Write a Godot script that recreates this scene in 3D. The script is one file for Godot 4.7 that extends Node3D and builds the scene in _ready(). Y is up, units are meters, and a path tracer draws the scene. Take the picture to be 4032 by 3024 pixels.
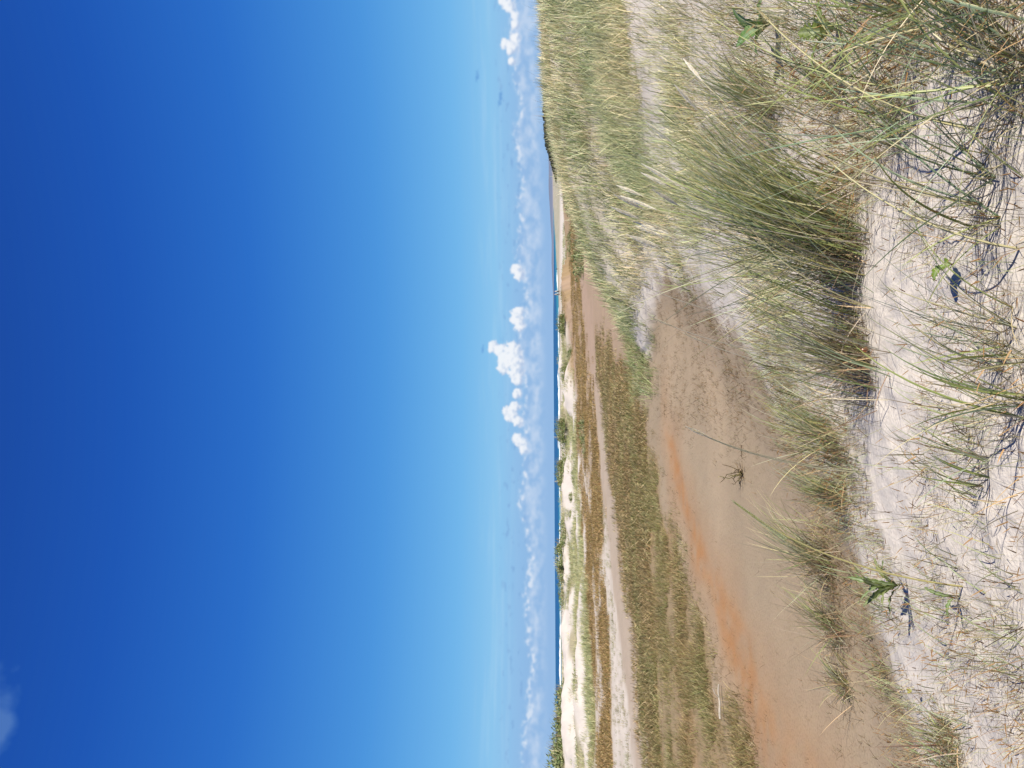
extends Node3D

# ---------------------------------------------------------------- constants of the place
const EYE := 3.9            # eye height above the sea, metres
const SLACK := 1.2          # level of the damp hollow between the dunes
var rng := RandomNumberGenerator.new()
var nz_big := FastNoiseLite.new()
var nz_mid := FastNoiseLite.new()
var nz_small := FastNoiseLite.new()
var nz_patch := FastNoiseLite.new()
# foot of the near dune (x to the right, d straight ahead)
var foot := [Vector2(-30, -12), Vector2(-12, 1), Vector2(-6, 3.6), Vector2(-2.6, 5.3), Vector2(-1.4, 6.5), Vector2(-0.3, 8.4), Vector2(0.9, 11), Vector2(1.8, 14.2), Vector2(2.4, 17.0), Vector2(2.1, 19.0), Vector2(1.1, 20.8), Vector2(0.9, 23.0), Vector2(1.5, 26), Vector2(3, 29), Vector2(4.4, 32), Vector2(6.1, 38), Vector2(9.1, 49), Vector2(13.6, 62), Vector2(23.4, 93), Vector2(60, 150), Vector2(140, 230)]
# far dune mounds: x, d, half width, half depth, height
var mounds := [[-42.0, 90.0, 13.0, 9.0, 1.45], [-15.0, 105.0, 7.5, 6.0, 1.35], [-0.5, 104.0, 4.0, 4.0, 1.2], [-27.0, 117.0, 8.0, 5.0, 1.5], [-5.5, 112.0, 4.5, 4.0, 1.4], [-33.0, 99.0, 7.0, 5.0, 1.2], [10.0, 118.0, 9.0, 6.0, 1.1], [22.0, 125.0, 10.0, 7.0, 1.3], [-62.0, 104.0, 16.0, 10.0, 1.7], [3.0, 128.0, 8.0, 5.0, 1.3], [-19.0, 84.0, 5.0, 4.0, 0.35], [-33.0, 70.0, 7.0, 4.0, 0.4]]
var ochre := [Vector2(-1.2, 18.6), Vector2(-2.05, 16.6), Vector2(-3.0, 14.9), Vector2(-3.74, 12.5), Vector2(-4.2, 10.6), Vector2(-4.5, 9.4), Vector2(-4.2, 8.6), Vector2(-4.4, 7.2)]
var grass_m: StandardMaterial3D
var leaf_m: StandardMaterial3D
var plume_m: StandardMaterial3D


func _ready() -> void:
	rng.seed = 20240817
	# ------------------------------------------------------------ camera (phone held upright, picture stored on its side)
	var cam := Camera3D.new()
	cam.name = "camera"
	var pitch := deg_to_rad(3.1)
	var look := Vector3(0, sin(pitch), -cos(pitch))
	var right := Vector3(1, 0, 0)
	var up := right.cross(look)
	var tilt := deg_to_rad(0.36)
	var r2 := right * cos(tilt) - up * sin(tilt)
	var u2 := up * cos(tilt) + right * sin(tilt)
	cam.transform = Transform3D(Basis(-u2, r2, -look), Vector3(0, EYE, 0))
	cam.fov = 53.06
	cam.near = 0.05
	cam.far = 40000.0
	add_child(cam)
	cam.current = true
	# ------------------------------------------------------------ sky, sun, exposure
	var env := Environment.new()
	env.background_mode = Environment.BG_SKY
	env.tonemap_mode = Environment.TONE_MAPPER_LINEAR
	env.tonemap_exposure = 1.75
	env.sdfgi_enabled = true
	env.ssao_enabled = true
	env.ssil_enabled = true
	var sky := Sky.new()
	var pano := PanoramaSkyMaterial.new()
	pano.panorama = sky_picture()
	pano.energy_multiplier = 1.0 / 1.75
	sky.sky_material = pano
	env.sky = sky
	var we := WorldEnvironment.new()
	we.name = "world_environment"
	we.environment = env
	add_child(we)
	var sun := DirectionalLight3D.new()
	sun.name = "sun"
	sun.light_energy = 1.6
	sun.light_color = Color(1.0, 0.965, 0.91)
	sun.light_angular_distance = 0.5
	sun.shadow_enabled = true
	var el := deg_to_rad(49.0)
	var back := deg_to_rad(34.0)
	var to_sun := Vector3(cos(el) * cos(back), sin(el), cos(el) * sin(back))
	sun.transform = Transform3D(Basis.looking_at(-to_sun, Vector3.UP), Vector3(0, 50, 0))
	add_child(sun)
	# ------------------------------------------------------------ shared noise and materials
	nz_big.seed = 11
	nz_big.frequency = 1.0 / 16.0
	nz_mid.seed = 12
	nz_mid.frequency = 1.0 / 2.6
	nz_small.seed = 13
	nz_small.frequency = 1.0 / 0.42
	nz_patch.seed = 14
	nz_patch.frequency = 1.0 / 5.0
	for n in [nz_big, nz_mid, nz_small, nz_patch]:
		n.noise_type = FastNoiseLite.TYPE_SIMPLEX_SMOOTH
		n.fractal_octaves = 2
	grass_m = StandardMaterial3D.new()
	grass_m.resource_name = "grass_blade"
	grass_m.vertex_color_use_as_albedo = true
	grass_m.roughness = 0.55
	grass_m.metallic_specular = 0.35
	grass_m.backlight_enabled = true
	grass_m.backlight = Color(0.7, 0.7, 0.5)
	grass_m.cull_mode = BaseMaterial3D.CULL_DISABLED
	plume_m = grass_m.duplicate()
	plume_m.resource_name = "seed_plume"
	plume_m.backlight = Color(1.0, 0.98, 0.9)
	leaf_m = grass_m.duplicate()
	leaf_m.resource_name = "leaf"
	leaf_m.roughness = 0.45
	# ------------------------------------------------------------ large structure
	build_ground()
	build_sea()
	build_headland()
	build_forest()
	# ------------------------------------------------------------ vegetation and objects
	cover_hill()
	cover_slack()
	cover_far()
	cover_front()
	far_bushes()
	tussocks()
	lyme_grass()
	stalks()
	leafy_plants()
	small_things()
	people()


# ================================================================ sky
func sky_picture() -> ImageTexture:
	var w := 4096
	var h := 2048
	var im := Image.create(w, h, false, Image.FORMAT_RGB8)
	var stops := [[-90.0, 150, 188, 228], [0.0, 148, 188, 230], [1.2, 142, 182, 226], [2.6, 146, 190, 232], [4.2, 142, 198, 238], [7.0, 114, 182, 235], [12.8, 77, 150, 222], [21.6, 45, 111, 201], [29.7, 32, 88, 181], [36.8, 28, 76, 164], [60.0, 20, 60, 142], [90.0, 17, 52, 130]]
	for y in h:
		var e := 90.0 - (y + 0.5) * 180.0 / h
		im.fill_rect(Rect2i(0, y, w, 1), grad(stops, e))
	# cumulus heads: azimuth, elevation, radius in degrees
	var puffs := [[2.72, 4.42, 0.53], [2.43, 3.86, 0.66], [1.86, 3.67, 0.66], [1.20, 3.68, 0.53], [1.67, 3.01, 0.85], [0.91, 2.83, 0.66], [2.42, 3.01, 0.76], [0.34, 2.74, 0.47], [5.25, 2.70, 0.47], [4.78, 2.70, 0.57], [4.31, 2.52, 0.47], [5.43, 2.41, 0.34], [8.42, 2.66, 0.47], [8.05, 2.48, 0.41], [-0.70, 2.74, 0.42], [-2.03, 3.41, 0.42], [-2.41, 3.13, 0.53], [-1.74, 2.94, 0.47], [-2.79, 2.66, 0.42], [-4.01, 2.76, 0.42], [-4.39, 2.38, 0.53], [-4.86, 2.20, 0.41], [23.88, 3.14, 0.38], [23.79, 2.62, 0.52], [24.18, 2.44, 0.38], [23.47, 2.80, 0.35], [26.13, 2.73, 0.48], [26.52, 3.05, 0.51], [25.58, 2.40, 0.38], [22.75, 2.74, 0.28], [25.11, 2.41, 0.34]]
	for i in 70:      # the same kind of cloud goes on all round the horizon
		var a := rng.randf_range(32.0, 326.0)
		if a > 180.0:
			a -= 360.0
		var top := rng.randf_range(2.5, 3.8)
		for k in 4:
			puffs.append([a + rng.randf_range(-0.8, 0.8), top - k * 0.35, rng.randf_range(0.3, 0.7)])
	var by_col := {}
	for p in puffs:
		for c in range(int(floor((p[0] - p[2] * 1.6 + 180.0) / 2.0)), int(floor((p[0] + p[2] * 1.6 + 180.0) / 2.0)) + 1):
			if not by_col.has(c):
				by_col[c] = []
			by_col[c].append(p)
	var na := FastNoiseLite.new()
	na.seed = 5
	na.frequency = 0.55
	na.fractal_octaves = 5
	var nb := FastNoiseLite.new()
	nb.seed = 6
	nb.frequency = 1.7
	nb.fractal_octaves = 4
	var nt := FastNoiseLite.new()
	nt.seed = 7
	nt.frequency = 0.16
	nt.fractal_octaves = 3
	var y0 := int((90.0 - 6.2) / 180.0 * h)
	var y1 := int(90.0 / 180.0 * h)
	for x in w:
		var az := wrapf((x + 0.5) * 360.0 / w, -180.0, 180.0)
		var top_e := 2.25 + 0.75 * nt.get_noise_2d(az, 3.0) + 0.25 * clampf(az / 25.0, -1.0, 1.0)
		var near: Array = by_col.get(int(floor((az + 180.0) / 2.0)), [])
		for y in range(y0, y1):
			var e := 90.0 - (y + 0.5) * 180.0 / h
			var c := im.get_pixel(x, y)
			var n1 := na.get_noise_2d(az * 1.0, e * 1.9)
			var n2 := nb.get_noise_2d(az, e * 1.35)
			# the hazy bank with pale and blue-grey patches
			var band := smoothstep(top_e + 0.25, top_e - 0.35, e + n1 * 0.45)
			var pale := clampf(0.47 + n1 * 1.0 + n2 * 0.35, 0.0, 1.0) * smoothstep(0.35, 1.3, e)
			c = c.lerp(Color8(150, 187, 229), band * 0.85)
			c = c.lerp(Color8(196, 215, 240), band * pale * 0.85)
			var crest := exp(-pow((e + n1 * 0.3 - top_e) / 0.22, 2.0)) * clampf(0.25 + n2 * 1.4 + n1, 0.0, 1.0)
			c = c.lerp(Color8(226, 234, 247), crest * 0.9)
			# small darker shreds above the bank
			var shred := smoothstep(0.30, 0.52, na.get_noise_2d(az * 1.1 + 300.0, e * 3.2)) * smoothstep(4.3, 3.4, e) * smoothstep(1.8, 2.4, e)
			c = c.lerp(Color8(126, 168, 216), shred * 0.55)
			# thin streaks of high cloud
			var streak := clampf(nb.get_noise_2d(az * 0.05 + 40.0, e * 1.1) * 1.6, 0.0, 1.0) * smoothstep(2.5, 3.2, e) * smoothstep(6.1, 4.4, e)
			c = c.lerp(Color8(176, 214, 243), streak * 0.35)
			# cumulus
			var best := -1.0
			var shade := 0.0
			for p in near:
				var dx: float = az - p[0]
				var dy: float = e - p[1]
				var f: float = 1.0 - sqrt(dx * dx + dy * dy) / p[2]
				if f > best:
					best = f
				var wgt := smoothstep(-0.35, 0.5, f)
				if wgt > 0.0:
					shade = maxf(shade, wgt * (0.5 + 0.42 * dy / p[2] + 0.25 * dx / p[2]))
			if best > -0.6:
				var fld := best + n2 * 0.42 + n1 * 0.20
				c = c.lerp(Color8(205, 220, 242), 0.6 * smoothstep(-0.6, 0.3, best + n1 * 0.4) * smoothstep(3.0, 2.2, e) * smoothstep(0.6, 1.6, e))
				var alpha := smoothstep(0.0, 0.16, fld) * smoothstep(1.5, 2.5, e + n1 * 0.6)
				var lit := clampf(shade + n2 * 0.7 + 0.2 + 0.25 * best, 0.0, 1.0)
				var cc := Color8(178, 198, 228).lerp(Color8(246, 248, 252), smoothstep(0.2, 1.0, lit))
				c = c.lerp(cc, alpha * 0.95)
			im.set_pixel(x, y, c)
	# two little grey shreds below the clear sky
	for wsp in [[21.9, 5.15, 0.5, 0.13], [2.6, 5.25, 0.42, 0.09], [20.4, 3.6, 0.7, 0.14]]:
		for xx in range(int((wsp[0] - wsp[2] * 1.4) / 360.0 * w), int((wsp[0] + wsp[2] * 1.4) / 360.0 * w)):
			for y in range(int((90.0 - wsp[1] - wsp[3] * 2.0) / 180.0 * h), int((90.0 - wsp[1] + wsp[3] * 2.0) / 180.0 * h)):
				var az := (xx + 0.5) * 360.0 / w
				var e := 90.0 - (y + 0.5) * 180.0 / h
				var q := pow((az - wsp[0]) / wsp[2], 2.0) + pow((e - wsp[1] + (az - wsp[0]) * 0.12) / wsp[3], 2.0)
				im.set_pixel(xx, y, im.get_pixel(xx, y).lerp(Color8(96, 150, 212), clampf(1.0 - q + nb.get_noise_2d(az * 1.5, e * 2.0) * 0.8, 0.0, 1.0) * 0.7))
	# wisps of thin cloud high up, a few round the sky
	for wsp in [[-25.0, 34.9, 4.5, 1.5], [60.0, 44.0, 8.0, 2.5], [150.0, 38.0, 9.0, 3.0], [-110.0, 41.0, 8.0, 3.0], [-70.0, 52.0, 7.0, 3.0]]:
		for xx in range(int((wsp[0] - wsp[2] * 1.5) / 360.0 * w), int((wsp[0] + wsp[2] * 1.5) / 360.0 * w)):
			var x := posmod(xx, w)
			for y in range(int((90.0 - wsp[1] - wsp[3] * 1.8) / 180.0 * h), int((90.0 - wsp[1] + wsp[3] * 1.8) / 180.0 * h)):
				var az := (xx + 0.5) * 360.0 / w
				var e := 90.0 - (y + 0.5) * 180.0 / h
				var q := pow((az - wsp[0]) / wsp[2], 2.0) + pow((e - wsp[1]) / wsp[3], 2.0)
				var a := clampf(1.0 - q + na.get_noise_2d(az * 0.6, e * 0.8) * 0.9, 0.0, 1.0)
				im.set_pixel(x, y, im.get_pixel(x, y).lerp(Color8(150, 176, 214), a * 0.38))
	return ImageTexture.create_from_image(im)


func grad(stops: Array, e: float) -> Color:
	for i in range(1, stops.size()):
		if e <= stops[i][0]:
			var t: float = (e - stops[i - 1][0]) / (stops[i][0] - stops[i - 1][0])
			return Color(lerpf(stops[i - 1][1], stops[i][1], t) / 255.0, lerpf(stops[i - 1][2], stops[i][2], t) / 255.0, lerpf(stops[i - 1][3], stops[i][3], t) / 255.0)
	return Color8(17, 52, 130)


# ================================================================ shape and cover of the land
func side(x: float, d: float) -> float:      # metres on the dune side (+) or the hollow side (-) of the dune foot
	var best := 1e9
	var sg := 1.0
	for i in foot.size() - 1:
		var a: Vector2 = foot[i]
		var b: Vector2 = foot[i + 1]
		if minf(a.y, b.y) - d > best or d - maxf(a.y, b.y) > best:
			continue
		var ex := b.x - a.x
		var ed := b.y - a.y
		var t := clampf(((x - a.x) * ex + (d - a.y) * ed) / (ex * ex + ed * ed), 0.0, 1.0)
		var r := Vector2(x - a.x - t * ex, d - a.y - t * ed).length()
		if r < best:
			best = r
			sg = 1.0 if ed * (x - a.x) - ex * (d - a.y) >= 0.0 else -1.0
	return best * sg


func ground_y(x: float, d: float, s: float) -> float:
	var y := SLACK
	var b := d - 2.05 * x
	var nb := nz_big.get_noise_2d(x, d)
	var nm := nz_mid.get_noise_2d(x, d)
	if s > -1.5:
		var a := 1.65 + 1.22 * smoothstep(5.0, 24.0, d) - 1.2 * smoothstep(40.0, 76.0, d)
		var reach := lerpf(1.5, 0.4, smoothstep(12.0, 24.0, d))
		var q := maxf(0.0, s + reach)
		y += a * tanh(q * q / (q + 1.2) / lerpf(5.4, 4.0, smoothstep(18.0, 30.0, d)))
		y += smoothstep(0.2, 2.5, s) * (lerpf(0.03, 0.10, smoothstep(8.0, 16.0, d)) * nm + 0.14 * nb * smoothstep(10.0, 18.0, d))
	if s > 0.0:
		if d > 12.0 and d < 32.0:
			y += 0.3 * exp(-(pow((x - 3.4) / 2.0, 2.0) + pow((d - 22.5) / 2.6, 2.0)))
		y += 1.6 * smoothstep(35.0, 140.0, s)
	y += (0.03 * nm + 0.05 * nb) * smoothstep(0.5, -0.5, s)
	if b > 88.0 and d > 30.0:
		var far := smoothstep(88.0, 125.0, b) * (1.0 - smoothstep(0.0, 20.0, s)) * smoothstep(215.0, 150.0, d)
		y += far * maxf(0.0, 0.25 + nb * 0.75 + 0.12 * nm + 0.12 * nz_patch.get_noise_2d(x, d))
		for m in mounds:
			var q: float = pow((x - m[0]) / m[2], 2.0) + pow((d - m[1]) / m[3], 2.0)
			if q < 5.0:
				y += m[4] * exp(-q * q * 0.6 - q * 0.4) * (1.0 + 0.10 * nm)
	if d > 150.0:
		var sh := shore(x)
		var berm := lerpf(1.2, 1.75, smoothstep(150.0, 225.0, d))
		var beach := berm * (1.0 - smoothstep(235.0, sh, d)) + 0.0
		var sea_side := smoothstep(170.0, 235.0, d)
		y = lerpf(y, beach + (0.0 if d < sh else -minf(4.0, (d - sh) * 0.05)), sea_side)
	return y


func shore(x: float) -> float:
	return 500.0 + 4.0 * maxf(0.0, x - 40.0)


func band(x: float, d: float) -> float:      # distance inland of the diagonal flats, made uneven
	return d - 2.05 * x + 4.5 * nz_big.get_noise_2d(x * 1.3 + 31.0, d * 0.8) + 2.0 * nz_patch.get_noise_2d(x + 61.0, d)


func near_edge(d: float) -> float:     # right-hand edge of the turf of the hollow
	var p := [[6.0, -8.6], [8.0, -6.7], [10.2, -5.2], [13.4, -4.5], [17.5, -3.0], [24.6, -0.2], [30.0, 1.0], [40.0, 2.6], [60.0, 5.0], [400.0, 40.0]]
	for i in range(1, p.size()):
		if d <= p[i][0]:
			return lerpf(p[i - 1][1], p[i][1], clampf((d - p[i - 1][0]) / (p[i][0] - p[i - 1][0]), 0.0, 1.0))
	return 40.0


func ochre_at(x: float, d: float) -> float:
	var best := 1e9
	for i in ochre.size() - 1:
		var a: Vector2 = ochre[i]
		var b: Vector2 = ochre[i + 1]
		var t := clampf((Vector2(x, d) - a).dot(b - a) / (b - a).length_squared(), 0.0, 1.0)
		best = minf(best, (Vector2(x, d) - a.lerp(b, t)).length())
	return best


func turf_near(x: float, d: float) -> float:      # 0..1
	var b := band(x, d)
	var n := nz_mid.get_noise_2d(x + 50.0, d)
	var e := near_edge(d) - x + n * 1.1 + 0.5 * nz_small.get_noise_2d(x, d)
	return smoothstep(0.0, 0.7, e) * smoothstep(45.5, 42.5, b + n * 3.0)


func turf_far(x: float, d: float) -> float:
	var b := band(x, d)
	var n := nz_patch.get_noise_2d(x * 0.7 + 90.0, d * 0.7)
	var from := lerpf(67.0, 54.0, smoothstep(-11.0, -7.0, x))
	return smoothstep(from - 2.0, from + 4.0, b + n * 9.0) * smoothstep(106.0, 95.0, b + n * 16.0) * (1.0 - 0.75 * smoothstep(0.12, 0.35, nz_patch.get_noise_2d(x * 0.5, d * 0.3)))


func ground_color(x: float, d: float, s: float) -> Color:
	var b := band(x, d)
	var nm := nz_mid.get_noise_2d(x, d + 30.0)
	var ns := nz_small.get_noise_2d(x, d)
	var np := nz_patch.get_noise_2d(x, d)
	var sand := Color(0.485, 0.452, 0.412)
	var mud := Color(0.236, 0.190, 0.134)
	var tan := Color(0.275, 0.218, 0.154)
	var rust := Color(0.285, 0.148, 0.064)
	var beige := Color(0.31, 0.258, 0.205)
	var peat := Color(0.215, 0.165, 0.098)
	var c := mud.lerp(tan, clampf(0.5 + np * 0.9, 0.0, 1.0))
	if s < 1.5:
		if d > 22.0:
			c = c.lerp(Color(0.27, 0.20, 0.143), 0.8 * smoothstep(22.0, 34.0, d))
		if d < 24.0 and d > 5.0:
			var o := ochre_at(x, d)
			var wide := 0.16 + 0.02 * maxf(0.0, 17.0 - d)
			var no := nz_small.get_noise_2d(x * 0.6 + 40.0, d * 0.9)
			c = c.lerp(rust, smoothstep(wide * 2.8, wide * 0.2, o + nm * 0.35 + no * 0.22) * clampf(0.55 + 0.8 * no + 0.3 * np, 0.0, 0.9) * (0.55 + 0.45 * smoothstep(9.0, 12.0, d)))
			c = c.lerp(rust, 0.3 * smoothstep(1.8, 0.2, o + nm * 0.6))
		var t := turf_near(x, d)
		c = c.lerp(peat.lerp(rust, clampf(np * 0.5, 0.0, 0.35)), t * 0.85)
		if b > 41.0:
			var n := nz_mid.get_noise_2d(x + 7.0, d) * 2.0 + nz_patch.get_noise_2d(x, d) * 3.0
			var stream := smoothstep(42.5, 45.0, b + n) * smoothstep(near_edge(d) + 8.0, near_edge(d) + 5.0, x)
			c = c.lerp(beige.lerp(Color(0.29, 0.215, 0.16), smoothstep(-4.0, 3.0, x)), stream)
			var white := smoothstep(50.5, 54.0, b + n) * smoothstep(-6.5, -9.5, x + n * 0.4)
			c = c.lerp(sand.lerp(beige, 0.3 + 0.3 * np), white)
			c = c.lerp(Color(0.25, 0.185, 0.105), turf_far(x, d) * 0.9)
		if b > 84.0:
			var n2 := nz_patch.get_noise_2d(x * 0.35, d * 0.35)
			c = c.lerp(sand, smoothstep(96.0, 104.0, b + n2 * 6.0))
			if d < 160.0:
				c = c.lerp(Color(0.24, 0.215, 0.125), smoothstep(97.0, 104.0, b) * smoothstep(0.02, 0.3, nz_big.get_noise_2d(x * 1.4 + 200.0, d * 0.9) + smoothstep(-8.0, 12.0, x) * 0.22) * 0.85)
	# dry blown sand of the dune, its lower edge broken
	c = c.lerp(sand, smoothstep(-0.35, 0.35, s + nm * 0.45 + ns * 0.12) * (1.0 if d > 30.0 else smoothstep(30.0, 29.0, d)))
	if s > 0.8 and d > 7.0:
		c = c.lerp(Color(0.33, 0.30, 0.225), 0.6 * smoothstep(0.8, 3.0, s) * smoothstep(12.0, 19.0, d))
	if s > 40.0:
		c = c.lerp(Color(0.12, 0.12, 0.06), smoothstep(40.0, 90.0, s) * smoothstep(60.0, 120.0, d))
	if d > 190.0 and s < 25.0:
		c = c.lerp(Color(0.38, 0.335, 0.28).lerp(Color(0.24, 0.24, 0.16), smoothstep(38.0, 60.0, x) * clampf(0.7 + np, 0.3, 1.0)), smoothstep(200.0, 250.0, d) * 0.9)
		c = c.lerp(Color(0.22, 0.185, 0.15), smoothstep(shore(x) - 60.0, shore(x) - 5.0, d) * 0.8)
	var k := 1.0 + 0.06 * ns + 0.06 * nm
	return Color(c.r * k, c.g * k, c.b * k)


func put_y(x: float, d: float) -> float:
	return ground_y(x, d, side(x, d))


func build_ground() -> void:
	var angles := PackedFloat32Array()
	var a := -180.0
	while a < 180.0:
		angles.append(deg_to_rad(a))
		a += 0.17 if absf(a + 0.1) < 38.0 else 2.5
	var na := angles.size()
	var radii := PackedFloat32Array()
	var r := 0.3
	while r < 9000.0:
		radii.append(r)
		r *= 1.0155 if r < 300.0 else 1.05
	var nr := radii.size()
	var v := PackedVector3Array()
	var col := PackedColorArray()
	v.append(Vector3(0, put_y(0, 0), 0))
	col.append(ground_color(0, 0, side(0, 0)))
	for i in nr:
		for j in na:
			var x := radii[i] * sin(angles[j])
			var d := radii[i] * cos(angles[j])
			var s := side(x, d)
			var y := ground_y(x, d, s)
			if radii[i] < 9.0 and s > -0.4:      # scuffs and little hollows in the loose sand
				y += 0.016 * nz_small.get_noise_2d(x * 1.7, d * 1.7) * smoothstep(9.0, 6.0, radii[i]) + 0.02 * nz_small.get_noise_2d(x * 0.6 + 9.0, d * 0.6)
			v.append(Vector3(x, y, -d))
			col.append(ground_color(x, d, s))
	var idx := PackedInt32Array()
	for j in na:
		idx.append_array([0, 1 + j, 1 + (j + 1) % na])
	for i in nr - 1:
		for j in na:
			var p := 1 + i * na + j
			var q := 1 + i * na + (j + 1) % na
			idx.append_array([p, p + na, q, q, p + na, q + na])
	var nor := PackedVector3Array()
	nor.resize(v.size())
	for k in range(0, idx.size(), 3):
		var n := (v[idx[k + 2]] - v[idx[k]]).cross(v[idx[k + 1]] - v[idx[k]])
		if n.y < 0.0:
			var sw := idx[k + 1]
			idx[k + 1] = idx[k + 2]
			idx[k + 2] = sw
			n = -n
		n = n.normalized()
		nor[idx[k]] += n
		nor[idx[k + 1]] += n
		nor[idx[k + 2]] += n
	for k in nor.size():
		nor[k] = nor[k].normalized()
	var m := StandardMaterial3D.new()
	m.resource_name = "sand_and_mud"
	m.vertex_color_use_as_albedo = true
	m.roughness = 0.92
	m.metallic_specular = 0.25
	m.uv1_triplanar = true
	m.uv1_world_triplanar = true
	m.uv1_scale = Vector3(0.9, 0.9, 0.9)
	m.albedo_texture = noise_tex(31, 0.02, 5, [0.0, Color(0.86, 0.85, 0.84), 0.45, Color(0.97, 0.965, 0.96), 1.0, Color(1, 1, 1)])
	m.heightmap_enabled = true
	m.heightmap_texture = noise_tex(32, 0.03, 5, [0.0, Color.BLACK, 1.0, Color.WHITE])
	m.heightmap_scale = 0.45
	struct(mesh_of(v, col, idx, nor), "ground", m)


func noise_tex(sd: int, freq: float, oct: int, ramp: Array) -> NoiseTexture2D:
	var f := FastNoiseLite.new()
	f.seed = sd
	f.frequency = freq
	f.fractal_octaves = oct
	f.fractal_gain = 0.6
	var t := NoiseTexture2D.new()
	t.width = 1024
	t.height = 1024
	t.seamless = true
	t.noise = f
	var g := Gradient.new()
	g.offsets = PackedFloat32Array()
	g.colors = PackedColorArray()
	var offs := PackedFloat32Array()
	var cols := PackedColorArray()
	for i in range(0, ramp.size(), 2):
		offs.append(ramp[i])
		cols.append(ramp[i + 1])
	g.offsets = offs
	g.colors = cols
	t.color_ramp = g
	return t


# ================================================================ small helpers for meshes and nodes
class Shape:
	var v := PackedVector3Array()
	var c := PackedColorArray()
	var i := PackedInt32Array()

	func tri(a: Vector3, b: Vector3, d: Vector3, ca: Color, cb: Color, cd: Color) -> void:
		var n := v.size()
		v.append_array([a, b, d])
		c.append_array([ca, cb, cd])
		i.append_array([n, n + 1, n + 2])

	# a grass blade: a tapering ribbon that bends as it rises
	func blade(base: Vector3, dir: Vector3, lean: float, bend: float, length: float, width: float, segs: int, c0: Color, c1: Color, twist: float, fold := 0.0) -> void:
		var p := base
		var across := Vector3(-dir.z, 0, dir.x)
		var n := v.size()
		var per := 3 if fold > 0.0 else 2
		for k in segs:
			var t := float(k) / segs
			var ang := lean + bend * pow(t, 1.4)
			var tang := dir * sin(ang) + Vector3.UP * cos(ang)
			var nrm := across.cross(tang)
			var sd := (across * cos(twist) + nrm * sin(twist))
			var up := tang.cross(sd)
			var w := width * 0.5 * (0.75 + 0.5 * t - 1.15 * t * t)
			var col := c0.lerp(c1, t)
			v.append(p - sd * w)
			c.append(col)
			if per == 3:
				v.append(p - up * w * fold)
				c.append(Color(col.r * 0.9, col.g * 0.9, col.b * 0.9))
			v.append(p + sd * w)
			c.append(col)
			p += tang * (length / segs)
			if k > 0:
				var a := n + (k - 1) * per
				for q in per - 1:
					i.append_array([a + q, a + q + per, a + q + 1, a + q + 1, a + q + per, a + q + per + 1])
		v.append(p)
		c.append(c1)
		var l := n + (segs - 1) * per
		for q in per - 1:
			i.append_array([l + q, n + segs * per, l + q + 1])

	# a round stem along a list of points
	func tube(pts: PackedVector3Array, r0: float, r1: float, c0: Color, c1: Color, sides := 4) -> void:
		var n := v.size()
		for k in pts.size():
			var t := float(k) / (pts.size() - 1)
			var tang := (pts[mini(k + 1, pts.size() - 1)] - pts[maxi(k - 1, 0)]).normalized()
			var sx := tang.cross(Vector3(0.31, 0.2, 0.93)).normalized()
			var sy := tang.cross(sx)
			for q in sides:
				var g := TAU * q / sides
				v.append(pts[k] + (sx * cos(g) + sy * sin(g)) * lerpf(r0, r1, t))
				c.append(c0.lerp(c1, t))
			if k > 0:
				for q in sides:
					var a := n + (k - 1) * sides
					i.append_array([a + q, a + sides + q, a + (q + 1) % sides, a + (q + 1) % sides, a + sides + q, a + sides + (q + 1) % sides])

	func mesh() -> ArrayMesh:
		var arr := []
		arr.resize(Mesh.ARRAY_MAX)
		arr[Mesh.ARRAY_VERTEX] = v
		arr[Mesh.ARRAY_COLOR] = c
		arr[Mesh.ARRAY_INDEX] = i
		var m := ArrayMesh.new()
		m.add_surface_from_arrays(Mesh.PRIMITIVE_TRIANGLES, arr)
		return m


func mesh_of(v: PackedVector3Array, c: PackedColorArray, i: PackedInt32Array, n := PackedVector3Array()) -> ArrayMesh:
	var arr := []
	arr.resize(Mesh.ARRAY_MAX)
	arr[Mesh.ARRAY_VERTEX] = v
	arr[Mesh.ARRAY_COLOR] = c
	arr[Mesh.ARRAY_INDEX] = i
	if n.size():
		arr[Mesh.ARRAY_NORMAL] = n
	var m := ArrayMesh.new()
	m.add_surface_from_arrays(Mesh.PRIMITIVE_TRIANGLES, arr)
	return m


var taken := {}
func numbered(called: String) -> String:
	var n: int = taken.get(called, 0)
	taken[called] = n + 1
	return called if n == 0 else "%s_%03d" % [called, n]


func struct(mesh: Mesh, called: String, m: Material) -> MeshInstance3D:
	var o := MeshInstance3D.new()
	o.name = numbered(called)
	o.mesh = mesh
	o.material_override = m
	o.set_meta("kind", "structure")
	add_child(o, true)
	return o


func thing(called: String, label: String, category: String, at := Vector3.ZERO, group := "") -> Node3D:
	var o := Node3D.new()
	o.name = numbered(called)
	o.position = at
	tag(o, label, category, group)
	add_child(o, true)
	return o


func tag(o: Node3D, label: String, category: String, group := "", kind := "") -> void:
	o.set_meta("label", label)
	o.set_meta("category", category)
	if group:
		o.set_meta("group", group)
	if kind:
		o.set_meta("kind", kind)


func part(mesh: Mesh, called: String, m: Material, parent: Node3D, kind := "") -> MeshInstance3D:
	var o := MeshInstance3D.new()
	o.name = called
	o.mesh = mesh
	o.material_override = m
	if kind:
		o.set_meta("kind", kind)
	parent.add_child(o, true)
	return o


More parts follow.
